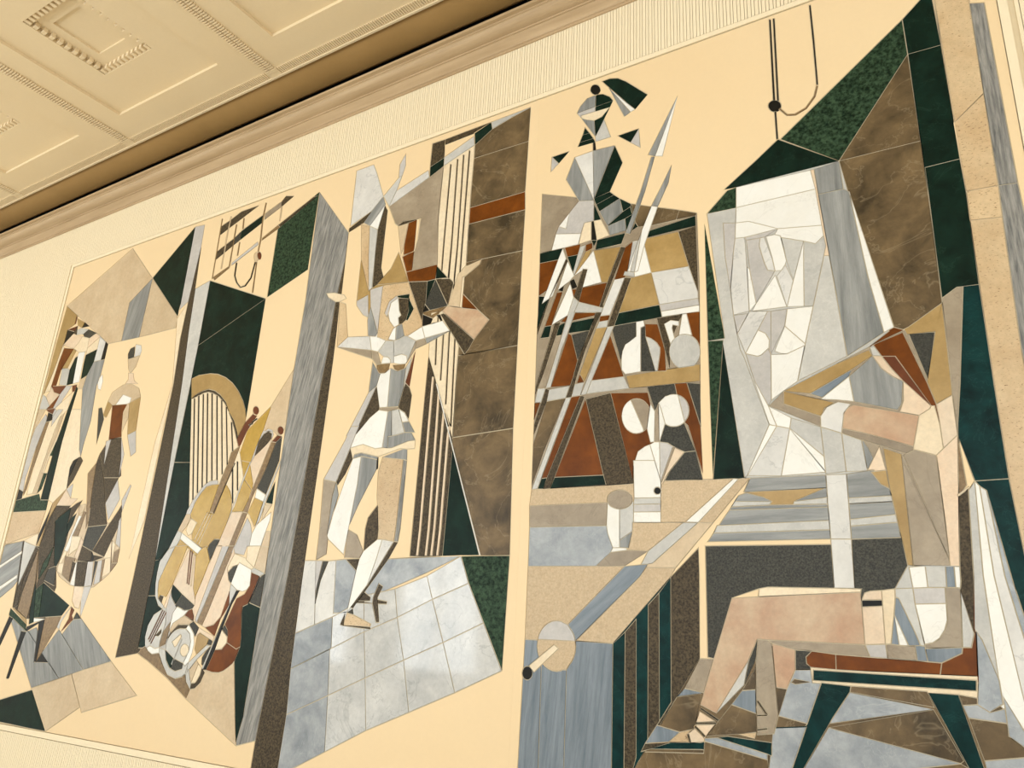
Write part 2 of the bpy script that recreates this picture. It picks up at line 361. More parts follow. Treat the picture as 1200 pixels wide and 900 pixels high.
# ------------------------------------------------------------------ the inlaid stone mural
# One line per stone: letter of the stone, optional ^angle of its grain, then its outline as x,z on the wall in millimetres
# (x from the camera's foot to the right, z above eye level). '#' starts a motif. Where outlines overlap the later stone is cut into the earlier one. golden_violin and cello each hold one C piece that paints glare as a stone.
MURAL = """
# L brown_stone_wall
D -3427,3676 -3302,3673 -3297,3507 -3430,3463
G -3430,3463 -3297,3507 -3295,3430 -3425,3371
D -3302,3673 -2877,3680 -3038,3631 -3300,3620
L -3297,3507 -3026,3608 -3014,3525 -3295,3430
G -3024,3635 -2877,3680 -2863,3614 -3014,3525
L -2877,3680 -2535,3687 -2688,3659 -2863,3614
B -3014,3525 -2863,3614 -2688,3659 -2535,3687 -2539,3399 -3012,3408
B -3012,3408 -2539,3399 -2546,2988 -3017,2989
R -3017,2989 -2546,2988 -2538,2843 -3013,2854
B -3013,2854 -2538,2843 -2542,2528 -2878,2541 -3010,2545
B -3010,2545 -2878,2541 -2542,2528 -2544,1838 -3023,1841 -3002,2103
B -3023,1841 -2544,1838 -2545,1280 -3013,1263
B -3013,1263 -2545,1280 -2523,494 -2738,497 -3008,1211
# L striped_column
C -3295,3430 -3014,3525 -3015,3124 -3013,2805 -3021,2074 -3019,1638 -3012,1252 -3276,1874 -3303,2738
D -3231,3426 -3232,2721 -3223,1981 -3213,1801 -3204,1799 -3214,1979 -3223,2718 -3221,3422
D -3170,3451 -3160,2703 -3165,1990 -3157,1681 -3148,1679 -3156,1988 -3150,2700 -3160,3448
D -3116,3472 -3104,2690 -3113,1988 -3096,1502 -3087,1501 -3104,1986 -3095,2687 -3106,3468
D -3063,3492 -3064,2680 -3062,1986 -3039,1342 -3030,1340 -3053,1984 -3054,2677 -3053,3488
D -3276,1874 -3012,1252 -3023,495 -3284,498
P -3231,1716 -3231,1362 -3228,673 -3234,504 -3216,502 -3210,671 -3212,1358 -3212,1712
P -3169,1609 -3165,1355 -3158,670 -3164,503 -3146,501 -3140,669 -3146,1352 -3150,1605
P -3112,1469 -3115,1350 -3113,669 -3120,503 -3102,501 -3095,667 -3096,1347 -3093,1465
P -3058,1344 -3063,1257 -3065,668 -3072,502 -3055,500 -3047,666 -3045,1254 -3039,1341
G -3008,1211 -2738,497 -3023,495
W -3191,1660 -2742,496 -2734,498 -3182,1660
# L marble_tiled_floor
M -4231,480 -4122,479 -4055,36 -4238,-12
I -4122,479 -4055,478 -4088,254
M -4000,475 -3929,479 -3898,131 -4055,36 -4078,186 -4052,346
N -4055,478 -4000,475 -4052,346 -4078,186 -4078,190 -4079,315
Z^70 -3929,479 -3840,486 -3735,408 -3775,137 -3898,131
Z^60 -3461,484 -2878,496 -3140,391 -3484,272 -3562,201 -3612,292
Z^20 -4238,-12 -3900,107 -3880,-93 -4232,-240
Z^20 -4232,-240 -3891,-97 -3860,-381 -4216,-526
Z^20 -4216,-526 -3860,-381 -3832,-712 -4068,-825 -4233,-888
H -3900,107 -3771,166 -3745,195 -3635,217 -3606,22 -3880,-93
H -3635,217 -3621,251 -3381,294 -3341,118 -3606,22
H -3381,294 -3130,375 -3073,233 -3341,118
H -3130,375 -2878,496 -2807,331 -3073,233
H -3880,-93 -3606,22 -3557,-255 -3860,-381
H -3606,22 -3341,118 -3259,-133 -3557,-255
H -3341,118 -3073,233 -2966,-17 -3259,-133
H -3073,233 -2807,331 -2681,105 -2966,-17
H -3860,-381 -3557,-255 -3508,-557 -3832,-712
H -3557,-255 -3259,-133 -3183,-426 -3508,-557
H -3259,-133 -2966,-17 -2854,-292 -3183,-426
H -2966,-17 -2681,105 -2537,-153 -2854,-292
g -2878,496 -2523,494 -2537,-153 -2539,-150
# L pitched_roof_shapes
A -8397,3250 -7355,3705 -6875,3257 -7188,3052 -7180,2635 -7297,2641 -7407,2643
S^80 -7188,3052 -6875,3257 -6887,2627 -7180,2635
A -6875,3257 -6329,2742 -6317,2625 -6887,2627
G -6334,3692 -6875,3257 -6329,2742 -6319,2871 -6326,3631
I -6334,3692 -6185,3677 -6172,3420 -6161,3092 -6208,2871 -6324,2805 -6319,2871
# L stage_wing_columns
C -6326,2717 -6208,2871 -6218,2501 -6186,2058 -6208,1569 -6216,834 -6326,514 -6289,1514 -6199,2060
D -6173,3440 -6208,2871 -6218,2501 -6186,2058 -6212,373 -6241,-273 -5939,-220 -5974,373 -6060,2042 -6111,2559 -6117,2756 -6172,3420
L -5935,3030 -6136,2987 -6111,2559 -6060,2042 -5955,421 -5932,421 -5954,1320 -5936,2025 -5929,2428
G -5935,3030 -5115,2685 -5930,2389
G -5930,2389 -5115,2685 -5116,1624 -5309,1264 -5954,1320 -5936,2025
G -5954,1320 -5743,1301 -5655,933 -5666,863 -5723,754 -5870,503 -5960,497
G -5924,499 -5808,609 -5775,665 -5897,489 -5908,349 -5875,218 -5965,217 -5955,421 -5960,497
G -5965,217 -5875,218 -5812,145 -5775,120 -5895,-13 -5904,-100 -5882,-168 -5914,-182 -5966,-184
X^80 -4639,3595 -4224,3092 -4222,2845 -4266,2487 -4281,2085 -4306,1809 -4382,374 -4477,-711 -4659,-761 -4625,-520 -4621,374 -4635,1852 -4616,2586
D -4224,3092 -4222,2845 -4266,2487 -4281,2085 -4306,1809 -4382,374 -4477,-711 -4484,-905 -4232,-876 -4233,374 -4231,480 -4216,1395 -4210,1982 -4212,2215 -4221,2434 -4213,2557
g -4639,3595 -4643,2853 -5098,2692 -5104,3352
A -4631,1979 -4833,1692 -4885,1494 -4754,1474 -4687,1426 -4631,1489 -4634,1746
# L stage_floor_triangles
A^40 -4809,-225 -5112,-316 -5247,-442 -5274,-508 -4659,-761 -4716,-582
Q -5965,-224 -5882,-168 -5835,-200 -5776,-222 -5689,-210 -5619,-289 -5542,-358 -5439,-380 -5330,-337 -5308,-391 -5247,-442 -5274,-508 -5535,-382 -5810,-274
G -4810,155 -4759,174 -4622,152 -4623,-127 -4633,-574 -4666,-740 -4716,-582 -4809,-225 -4772,-122 -4784,-17 -4809,71
# L plank_floor
S^-58 -8049,20 -7671,-101 -6983,-476 -7379,-580
S^-58 -7646,-115 -7518,-78 -7327,-269 -7149,-83 -6650,-388 -6983,-476
S^-58 -7087,-122 -6967,3 -6841,15 -6287,-302 -6650,-388
R -7035,112 -6976,83 -6998,37 -6967,3 -7113,-105 -7036,9
N -6936,66 -6841,15 -6967,3
L -7035,112 -7142,-20 -7149,-83 -7221,-59
A -7379,-580 -6810,-430 -6573,-662 -7016,-896
A -6810,-430 -6287,-302 -5866,-529 -6555,-709
G -8411,-846 -7363,-593 -7016,-896 -8391,-881
# L harp
C -5882,1877 -5838,1887 -5734,1913 -5663,1915 -5594,1895 -5513,1855 -5418,1783 -5344,1700 -5280,1612 -5228,1527 -5189,1452 -5083,1267 -5030,1126 -5066,859 -5330,857 -5636,883
O -5935,2072 -5845,2092 -5689,2086 -5578,2065 -5463,2018 -5360,1954 -5269,1872 -5190,1778 -5140,1694 -5116,1624 -5117,1586 -5143,1521 -5179,1468 -5228,1527 -5264,1620 -5344,1700 -5407,1794 -5499,1870 -5585,1917 -5666,1940 -5755,1933 -5840,1908 -5882,1877
D -5882,1877 -5840,1908 -5755,1933 -5666,1940 -5585,1917 -5499,1870 -5407,1794 -5344,1700 -5264,1620 -5200,1517 -5179,1468 -5189,1452 -5228,1527 -5280,1612 -5344,1700 -5418,1783 -5513,1855 -5594,1895 -5663,1915 -5734,1913 -5838,1887 -5882,1877
K -5847,1880 -5618,980 -5605,979 -5833,1878
K -5794,1897 -5575,1034 -5562,1033 -5779,1895
K -5735,1905 -5526,1074 -5513,1073 -5721,1903
K -5679,1906 -5476,1106 -5463,1105 -5664,1904
K -5617,1898 -5415,1116 -5402,1115 -5603,1896
K -5545,1866 -5354,1126 -5341,1126 -5531,1864
K -5472,1819 -5302,1172 -5290,1171 -5459,1818
K -5395,1750 -5258,1246 -5246,1245 -5382,1749
K -5295,1606 -5216,1348 -5204,1347 -5282,1605
K -5189,1227 -5116,928 -5103,928 -5176,1226
K -5140,1265 -5082,1028 -5070,1027 -5127,1264
# L golden_violin
I -5661,894 -5611,975 -5555,1038 -5499,1096 -5435,1124 -5351,1129 -5328,1118 -5328,1090 -5398,1092 -5466,1080 -5523,1027 -5576,955 -5608,863 -5666,863
Y -5608,863 -5576,955 -5523,1027 -5466,1080 -5398,1092 -5286,1092 -5214,1078 -5160,1025 -5124,951 -5105,859 -5188,652 -5267,488 -5344,471 -5576,598 -5530,660
A -5666,863 -5595,830 -5631,763 -5676,716 -5734,735
C -5595,830 -5505,791 -5547,705 -5588,689 -5630,735
L -5734,735 -5676,716 -5795,475 -5870,475
Y -5682,664 -5566,612 -5617,464 -5795,475
W -5676,716 -5329,558 -5351,504 -5682,664
Q -5166,1274 -5190,1201 -5310,857 -5368,872 -5320,1062 -5268,1211 -5246,1261 -5226,1349 -5164,1377 -5128,1397
D -5166,1256 -5327,858 -5318,855 -5157,1253
C -5400,870 -5505,656 -5495,653 -5391,867
C -5370,860 -5471,638 -5461,635 -5360,857
C -5341,845 -5442,619 -5432,616 -5331,842
N -5188,652 -5256,654 -5302,619 -5329,558 -5288,514 -5267,488 -5232,561
U -5037,1649 -4985,1629 -5074,1515 -5128,1397 -5189,1452 -5117,1586
U -4973,1670 -4973,1654 -4980,1642 -4992,1636 -5008,1638 -5024,1647 -5037,1661 -5045,1678 -5045,1695 -5038,1707 -5025,1713 -5009,1711 -4993,1702 -4980,1687
K -5062,1551 -5025,1562 -5015,1580 -4974,1599 -4985,1610 -5029,1590 -5038,1572 -5072,1562
Y -4833,1692 -4885,1494 -4985,1246 -4999,1192 -5056,1196 -5120,1332 -5074,1515
L -5730,607 -5813,584 -5897,489 -5904,401 -5899,313 -5875,218 -5812,145 -5748,119 -5734,138 -5773,164 -5828,198 -5848,251 -5862,331 -5814,439 -5747,573
Y -5730,607 -5566,612 -5672,310 -5729,208 -5763,216 -5807,225 -5828,198 -5848,251 -5862,331 -5814,439 -5747,573
P -5672,310 -5547,582 -5447,527 -5459,507 -5409,281 -5365,222 -5360,154 -5537,237
Y -5447,527 -5387,584 -5332,602 -5267,488 -5364,197 -5409,281
U -5533,580 -5501,315 -5491,315 -5523,579
U -5506,570 -5477,307 -5467,306 -5496,569
C -5475,552 -5446,298 -5438,298 -5467,551
D -5828,198 -5807,225 -5763,216 -5773,164 -5765,158 -5807,185
P -5734,138 -5672,310 -5677,252 -5657,209 -5658,166 -5678,88
# L mandolin
L -5748,119 -5847,70 -5895,-13 -5901,-75 -5887,-151 -5835,-200 -5776,-222 -5722,-214 -5689,-210 -5705,-126 -5672,-23 -5678,88 -5698,130
U -5745,113 -5859,-114 -5849,-117 -5735,111
U -5720,107 -5842,-131 -5832,-133 -5710,104
U -5696,99 -5820,-145 -5810,-147 -5686,96
D -5777,-82 -5713,-33 -5708,-63 -5739,-87
W -5858,-178 -5818,-161 -5747,-179 -5697,-168 -5689,-210 -5722,-214 -5776,-222 -5835,-200
I -5677,252 -5555,108 -5601,72 -5610,30 -5618,-131 -5666,-183 -5697,-168 -5705,-126 -5674,10 -5698,130
Q -5610,30 -5613,-37 -5629,-143 -5697,-168 -5702,-145 -5680,-46
# L drum_bowl
G -5672,310 -5537,237 -5592,152 -5657,209 -5677,252
N -5537,237 -5360,154 -5381,128 -5444,110 -5517,121 -5592,152
W -5566,141 -5471,114 -5418,118 -5462,76 -5584,13 -5613,-37 -5607,45 -5607,89
R -5418,118 -5381,128 -5344,71 -5298,26 -5462,76
A -5462,76 -5340,39 -5389,11 -5512,7 -5592,-54 -5613,-37 -5584,13
# L french_horn
D -5616,-97 -5592,-54 -5512,7 -5457,9 -5389,11 -5414,-19 -5475,-25 -5537,-48 -5591,-105
N -5389,11 -5340,39 -5262,-6 -5290,-76 -5330,-29
L -5697,-168 -5634,-272 -5542,-358 -5439,-380 -5363,-363 -5307,-323 -5313,-256 -5335,-273 -5379,-308 -5454,-328 -5529,-308 -5588,-254 -5617,-181
L -5300,-170 -5306,-199 -5320,-226 -5340,-250 -5366,-269 -5396,-283 -5430,-291 -5465,-292 -5500,-286 -5533,-274 -5563,-256 -5587,-232 -5605,-205 -5615,-175 -5618,-144 -5612,-114 -5598,-86 -5577,-61 -5550,-42 -5519,-28 -5484,-21 -5448,-21 -5413,-27 -5380,-40 -5352,-59 -5328,-83 -5312,-110 -5302,-139
W -5389,11 -5362,-7 -5309,-53 -5285,-125 -5291,-190 -5313,-256 -5351,-286 -5377,-267 -5333,-184 -5330,-111 -5356,-54 -5414,-19
C -5551,-120 -5464,-62 -5448,-78 -5493,-151 -5513,-156
C -5335,-176 -5339,-195 -5352,-210 -5372,-218 -5395,-217 -5417,-208 -5432,-192 -5438,-173 -5434,-153 -5420,-138 -5400,-131 -5377,-132 -5356,-141 -5341,-157
G -5617,-181 -5502,-237 -5529,-308 -5588,-254
N -5502,-237 -5377,-267 -5379,-308 -5454,-328 -5509,-314
I -5443,-98 -5496,-248 -5488,-250 -5435,-99
# L trumpet
O -5239,-42 -5124,-78 -5146,-143 -5234,-203 -5271,-157 -5265,-67
P -5262,-6 -5069,-64 -5080,-96 -5239,-42 -5290,-76 -5271,-29
N -5111,-86 -5080,-96 -5091,-129 -5119,-120
L -5140,-125 -5091,-129 -5226,-235 -5307,-323 -5330,-337 -5313,-256
N -5091,-129 -5094,-165 -5135,-278 -5165,-264 -5172,-216 -5134,-163
A -5226,-235 -5183,-273 -5246,-399 -5280,-350 -5279,-293
L -5309,-304 -5317,-368 -5275,-419 -5247,-442 -5246,-399 -5270,-364 -5293,-308
C -5198,-259 -5153,-287 -5159,-334 -5194,-392 -5246,-399
D -5153,-287 -5112,-316 -5144,-388 -5197,-432 -5247,-442 -5246,-399 -5194,-392 -5159,-334
# L cello
Y -5083,1267 -4985,1246 -4906,1073 -4907,1020 -4985,1078 -5030,1126 -5056,1196
Y -5030,1126 -4907,1020 -4937,924 -4973,855 -5105,859 -5077,904
L -4961,1258 -4978,1232 -5105,859 -5143,763 -5109,879 -5030,1126 -4985,1246
I -4832,1505 -4777,1490 -4755,1446 -4773,1411 -4818,1379 -4942,1289 -4978,1232 -4936,1368 -4896,1467
D -4820,1484 -4778,1462 -4773,1411 -4863,1346 -4942,1289 -4920,1408 -4869,1467
P -4764,1429 -4769,1393 -4846,1181 -4883,1085 -4978,1232 -4942,1289 -4818,1379
U -4648,1473 -4648,1457 -4655,1446 -4667,1440 -4682,1441 -4697,1450 -4709,1463 -4716,1479 -4716,1495 -4709,1507 -4697,1512 -4682,1511 -4667,1502 -4655,1489
U -4709,1442 -4656,1428 -4716,1383 -4769,1393
Q -4769,1393 -4716,1383 -4781,1177 -4892,957 -4918,844 -4973,855 -4925,961 -4846,1181
N -4716,1383 -4656,1428 -4647,1234 -4743,976 -4855,1030 -4768,1216
W -4855,1030 -4743,976 -4757,924 -4861,960
Y -4861,960 -4757,924 -4801,754 -4817,737 -4888,826 -4918,844
L -4629,1249 -4629,1207 -4723,940 -4765,787 -4813,720 -4798,768 -4748,959
G -4658,1076 -4651,898 -4730,913
A -4734,899 -4651,898 -4748,769
W -4652,842 -4652,783 -4674,716 -4754,516 -4849,492 -4830,686 -4792,749
P -5088,843 -5025,857 -4973,855 -5115,469 -5272,473 -5188,652
Q -4973,855 -4918,844 -5062,469 -5115,469
I -4910,809 -4859,756 -4830,686 -4882,526 -5033,545 -5062,469
A -4624,697 -4623,581 -4622,466 -4743,467 -4680,701
P -5212,601 -5101,598 -5123,504 -5298,26 -5340,39 -5360,154 -5365,222
I -5148,599 -5068,597 -5261,40 -5298,26 -5325,53
Q -5068,597 -5005,597 -5195,91 -5232,8 -5298,26
P -4989,539 -5047,435 -5011,343 -4979,318 -4980,243 -5035,79 -5098,20 -5196,-3 -5232,8 -5195,91 -5010,582
C -4989,539 -4778,483 -4748,434 -4776,421 -4920,472 -4929,455 -5021,435
C -4861,592 -4710,591 -4748,434 -4849,492
A -4710,591 -4623,581 -4622,392 -4748,434
N -4929,455 -4984,443 -5034,401 -5011,343 -4979,318 -4933,455
W -4920,472 -4776,421 -4761,343 -4767,303 -4792,274 -4839,261 -4904,273 -4979,318
R -4772,401 -4672,368 -4759,174 -4810,155 -4810,108 -4790,6 -4779,-56 -4772,-122 -4811,-140 -4920,-101 -4923,-62 -4976,24 -4890,212 -4810,245 -4767,303
R -4920,-101 -4811,-140 -4772,-122 -4787,-164 -4802,-205 -4829,-241 -4871,-270 -4915,-295 -4961,-309 -5030,-311 -5104,-300 -5039,-154 -4965,-147
R -4980,263 -4960,162 -5031,63 -5069,-64 -5196,-3 -5098,20 -5035,79
L -4979,301 -4904,273 -4960,162 -5139,-297 -5153,-287 -4961,160
K -4910,261 -4869,267 -4930,170 -5104,-300 -5139,-297 -4960,162
C -4997,-10 -4920,-101 -4965,-147 -5039,-154
N -4976,24 -4935,-15 -4923,-62 -4997,-10
K -4679,370 -4748,188 -4733,184 -4664,366
N -4662,352 -4622,392 -4622,152 -4740,182
L -4748,434 -4622,392 -4672,368 -4772,401
# L rigging
D -5925,3591 -5813,3622 -5655,3680 -5414,3677 -5921,3493
D -5918,3322 -5685,3413 -5696,3328 -5914,3233
N -5685,3413 -5610,3459 -5608,3365 -5696,3328
G -5610,3459 -5334,3557 -5331,3475 -5608,3365
T -5313,3563 -5113,3630 -5102,3575 -5306,3497
D -5113,3630 -5064,3675 -4958,3644 -5102,3575
Q -5905,3055 -5693,3124 -5680,3104 -5871,3017
I -5667,3147 -5349,3287 -5334,3254 -5661,3120
Q -5295,3310 -5108,3393 -5104,3352 -5297,3284
D -5108,3393 -4699,3564 -4656,3558 -5081,3364
Q -5703,3555 -5697,3114 -5682,3109 -5688,3550
Q -5611,3596 -5599,3481 -5584,3476 -5595,3591
Q -5611,3349 -5608,3209 -5593,3204 -5596,3343
Q -5331,3681 -5341,3519 -5321,3295 -5326,3182 -5310,3176 -5305,3289 -5325,3513 -5315,3674
Q -5325,3081 -5308,2779 -5293,2774 -5309,3076
K -5604,3139 -5598,3006 -5552,2926 -5482,2860 -5410,2861 -5349,2927 -5324,3078 -5342,3085 -5366,2936 -5424,2873 -5478,2871 -5537,2928 -5580,3002 -5586,3133
A -5805,3667 -5815,3525 -5810,3122 -5794,3117 -5799,3519 -5789,3661
Q -5933,3676 -5915,3041 -5903,3037 -5920,3672
A -5102,3582 -5100,3432 -5087,3427 -5089,3577
A -5301,3125 -5300,3105 -5305,3091 -5315,3084 -5329,3088 -5344,3100 -5356,3118 -5364,3140 -5365,3159 -5360,3174 -5350,3180 -5336,3177 -5321,3165 -5309,3146
U -5265,3128 -5264,3110 -5268,3097 -5278,3091 -5290,3094 -5303,3105 -5314,3122 -5321,3141 -5322,3159 -5318,3172 -5308,3177 -5296,3174 -5283,3163 -5272,3147
# L standing_musicians
O -8397,3250 -8119,3080 -8128,2988 -8263,2946 -8269,2803 -8335,2490 -8394,2269 -8435,2237 -8424,2802
C -8275,2776 -8240,2733 -8312,2436 -8312,2259 -8416,2251 -8342,2464
R -8240,2733 -8042,2695 -8195,2470 -8214,2309 -8266,2278 -8312,2309 -8277,2582
P -8275,2776 -8126,2876 -7929,2811 -7970,2753 -8042,2695 -8176,2736
U -8263,2946 -8073,2958 -8065,2911 -8125,2902
K -8263,2946 -8125,2902 -8146,2863 -8269,2803 -8266,2880
D -8125,2902 -8073,2958 -8054,2852 -8126,2876
O -8121,3054 -7951,2977 -7981,2916 -8073,2958
K -7951,2977 -7844,2911 -7981,2916
L -8065,2911 -7981,2916 -7841,2879 -7929,2836 -8054,2852
N -7929,2836 -7841,2879 -7676,2808 -7788,2768 -7876,2782
U -8145,3078 -8143,2992 -8121,2985 -8124,3071
C -7929,2811 -7788,2768 -7772,2620 -7921,2631 -8042,2695 -7970,2753
P -7786,2748 -7676,2808 -7585,2752 -7622,2709 -7776,2658
C -7776,2658 -7585,2752 -7587,2616 -7778,2584
M -7585,2730 -7460,2676 -7473,2470 -7597,2482 -7587,2616
K -7460,2676 -7407,2643 -7407,2478 -7473,2470 -7466,2584
G -7778,2584 -7587,2616 -7597,2482 -7665,2346 -7765,2317 -7780,2485
S -7597,2482 -7407,2478 -7414,2311 -7443,2207 -7416,1958 -7401,1841 -7435,1605 -7436,1488 -7473,1507 -7622,1981 -7690,2204 -7665,2346
W -7387,2319 -7420,2287 -7437,2229 -7409,2168 -7353,2149 -7349,2242
O -8058,2671 -7980,2663 -8074,2478 -8182,2490
C -8074,2478 -7921,2631 -7927,2594 -8024,2458
L -8182,2490 -8024,2458 -8010,2282 -8160,2308
G -7970,2582 -7927,2594 -7897,2286 -8010,2282 -8024,2458
W -7921,2631 -7806,2623 -7785,2289 -7897,2286
A -7765,2317 -7665,2346 -7690,2204 -7776,2215
U -8280,2311 -8010,2282 -8101,2195 -8226,2235 -8266,2278
P -8312,2259 -8101,2195 -8249,2090 -8364,2203
R -8101,2195 -8125,2051 -8272,2068
I -8010,2282 -7900,2268 -8013,2135 -8121,1917 -8170,2056 -8105,2173
C -7868,2190 -7877,2010 -7977,1949 -8125,2051
U -7900,2268 -7807,2268 -7830,2198 -7868,2190
L -8435,2237 -8364,2203 -8249,2090 -8301,2059 -8440,2074
A -8440,2074 -8301,2059 -8416,1874 -8464,1678
I -8278,2007 -8199,1925 -8285,1776 -8370,1343 -8347,1200 -8470,1242 -8464,1678 -8416,1874
U -8301,2059 -8125,2051 -8148,1992 -8241,2021
K -8241,2021 -8148,1992 -8121,1917 -8239,1917
Q -8239,1917 -8178,1917 -8258,1476 -8292,1222 -8326,1155 -8347,1200 -8308,1660
C -8076,1936 -7965,2020 -8034,1788 -8161,1169 -8265,1163 -8261,1455 -8178,1917
I -8134,1955 -8063,2034 -7965,2020 -8116,1856
A -7995,1918 -7919,1985 -7952,1792 -7987,1631 -8051,1300 -8074,1164 -8161,1169 -8077,1577
C -7914,1800 -7946,1680 -8004,1541 -8037,1371 -8069,1364 -8037,1553 -7970,1709
g -7946,1680 -7946,1678 -7935,1533 -8004,1541
g -8037,1371 -7971,1363 -8010,1206 -8074,1164
G -7813,2251 -7776,2215 -7802,2002 -7836,1664 -7835,1090 -7982,1098 -7971,1363 -7946,1678 -7914,1800 -7877,2010
C -7622,1981 -7802,2002 -7836,1664 -7835,1090 -7741,1058 -7555,1180 -7563,1247 -7583,1392 -7551,1457 -7436,1488 -7491,1565
D -7436,1488 -7381,1444 -7472,1263 -7555,1180 -7560,1224 -7583,1392 -7551,1457
K -7480,1476 -7518,1377 -7566,1269 -7583,1392 -7551,1457
I -7555,1180 -7458,1229 -7443,1087
K -8470,1242 -8347,1200 -8343,1121 -8480,1111
# L piano
g -8480,1111 -8032,1162 -7982,1098 -7835,1090 -7831,988 -8480,996
E^10 -8480,996 -7831,988 -7868,774 -8484,667 -8498,808
S^25 -8484,667 -8110,704 -8033,333 -8096,269 -8296,161 -8479,137 -8524,441
C -8110,704 -7868,774 -7859,650
L -8110,704 -7859,650 -7971,354 -8008,280
D -8116,705 -8045,334 -8017,84 -7994,82 -8021,332 -8092,703
W^25 -8524,441 -8091,610 -8085,583 -8549,402
W^25 -8490,212 -8068,386 -8064,354 -8484,168
# L seated_pianist
D -7555,1180 -7741,1058 -7859,650 -8011,93 -7720,-12 -7415,-3 -7347,275 -7425,457 -7352,599 -7347,907 -7212,1086 -7399,997 -7668,1027
P -7555,1180 -7443,1087 -7320,1075 -7410,1016 -7668,1027
K -7741,1058 -7827,660 -7859,650 -7866,748 -7760,991
O -7555,1180 -7741,1058 -7799,644 -7859,650 -7739,916 -7650,1051
D -7668,1027 -7410,1016 -7594,900 -7601,825 -7543,644 -7579,457 -7680,334 -7833,628 -7799,644
G -7212,1086 -7232,1059 -7323,1033 -7399,997 -7400,850 -7352,599 -7425,457 -7463,457 -7625,880 -7594,900 -7399,997
G -7347,907 -7270,951 -7283,888 -7376,725 -7368,682 -7400,850
g -7543,644 -7579,457 -7667,350 -7680,334 -7666,479
D -7859,650 -7800,622 -7942,345 -7935,105 -8001,73 -8008,280
Q -7800,622 -7680,334 -7720,-12 -7921,61 -7907,219 -7858,417
G -7800,622 -7800,622 -7590,-38 -7662,-60 -7707,100 -7720,334
N -7550,437 -7463,457 -7412,426 -7389,285 -7583,334
# L piano_stool
g -7683,252 -7574,314 -7554,202 -7514,6 -7602,0
G -7574,314 -7072,121 -7160,28 -7514,6 -7554,202
g -8044,77 -7697,-61 -7678,-122 -8049,20
O -8001,73 -7720,-12 -7697,-61
K -7691,-79 -7415,-3 -7501,-45 -7678,-122
K -8032,5 -7960,-14 -8077,-275 -8128,-338 -8122,-227
K -7759,-118 -7678,-122 -7781,-525 -7802,-535 -7830,-528
K -7415,-3 -7408,-188 -7398,-370 -7430,-370 -7509,-6
Q -7415,-3 -7160,28 -7192,-69 -7327,-269 -7398,-370 -7410,-148
K -7332,-286 -7193,-362 -7398,-370
W -7602,0 -7415,-3 -7507,-29 -7590,-38
# L singer
A -7168,1020 -7268,1012 -7412,426 -7329,365 -7135,296 -6907,264 -6757,279 -6576,385 -6486,480 -6487,624 -6566,882 -6738,828
N -6926,2538 -6897,2423 -6995,2416 -7015,2474 -6991,2526
M -6915,2558 -6821,2532 -6795,2473 -6805,2431 -6897,2423
A -6995,2416 -6805,2431 -6834,2316 -6899,2256 -6952,2311
P -6936,2266 -6854,2254 -6813,2174 -6739,2132 -6951,2160 -6913,2198
A -7178,2017 -7137,2098 -6983,2153 -6844,2146 -6707,2085 -6651,1995 -6812,1952 -6973,1929 -7089,1963
W -7036,1961 -6948,2053 -6795,2002 -6812,1952 -6973,1929
O -7178,2017 -7089,1963 -7149,1843 -7213,1871
O -6812,1952 -6651,1995 -6615,1664 -6736,1635 -6785,1824
R -7089,1963 -6848,1946 -6887,1877 -6825,1623 -7022,1617
A -6887,1877 -6812,1952 -6779,1802 -6835,1665
I -6736,1635 -6615,1664 -6547,1458 -6615,1425
N -7316,1957 -7264,1962 -7182,1835 -7212,1586 -7263,1770
D -7022,1617 -6825,1623 -6702,1254 -6728,1237 -6966,1252 -7122,1486
I -7062,1604 -6984,1618 -7012,1375
I -6825,1623 -6722,1453 -6728,1237 -6763,1436
D -7122,1486 -6966,1252 -6875,1050 -6756,816 -7051,807 -7112,1142 -7143,1406
Q -7247,1311 -7143,1406 -7112,1142 -7062,864 -7078,788
D -6966,1252 -6728,1237 -6855,1010
I -6855,1010 -6737,1222 -6642,1039 -6754,854
D -6590,998 -6555,846 -6700,533 -6899,585 -6759,778 -6625,943
N -7051,807 -6756,816 -6899,585 -7077,639
D -7077,639 -6899,585 -6882,498 -7102,503
K -6899,585 -6872,557 -6849,497 -6882,498
D -6872,557 -6700,533 -6849,497
I -6531,1162 -6510,1151 -6572,922 -6611,1024
W -7239,918 -7169,905 -7291,588 -7352,599
Q -7171,957 -7129,945 -7178,719 -7275,730
C -7275,730 -7122,718 -7137,616 -7260,557
P -7122,718 -7072,675 -7102,503 -7163,546 -7134,635
A -7268,1012 -7168,1020 -7171,957 -7239,918
C -6634,677 -6569,645 -6560,402 -6667,356 -6700,533
Q -6634,677 -6631,682 -6548,415 -6560,402
I -6589,843 -6566,882 -6487,605 -6569,645
Q -6567,576 -6487,605 -6486,480 -6548,415
C -7412,426 -7382,446 -7291,588 -7352,599
C -7397,486 -7268,486 -7304,385 -7392,412
Q -7314,553 -7141,530 -7143,316 -7304,385
D -7174,505 -7117,485 -7143,316 -7165,326
W -7117,485 -7102,503 -7059,285 -7135,296
D -7102,503 -6933,499 -6907,264 -7059,285
I -6933,499 -6849,497 -6792,289 -6909,280
N -6826,503 -6776,502 -6792,289 -6798,288
I -6776,502 -6716,511 -6687,320 -6768,298
Q -6716,511 -6676,520 -6660,336 -6687,320
C -6676,520 -6594,529 -6560,402 -6667,356
Q -6581,481 -6486,480 -6532,431 -6560,402
P -7059,285 -6909,280 -6911,96 -6987,109 -7043,160
I -6909,280 -6798,288 -6861,26 -6879,68 -6910,163
# L ballerina
M -4222,3674 -4034,3675 -3983,3573 -3884,3332 -3996,3227 -4211,3149
D -4221,3131 -3996,3227 -4068,3141 -4224,3092
S^50 -3996,3227 -3884,3332 -3850,3249 -3995,3093 -4068,3141
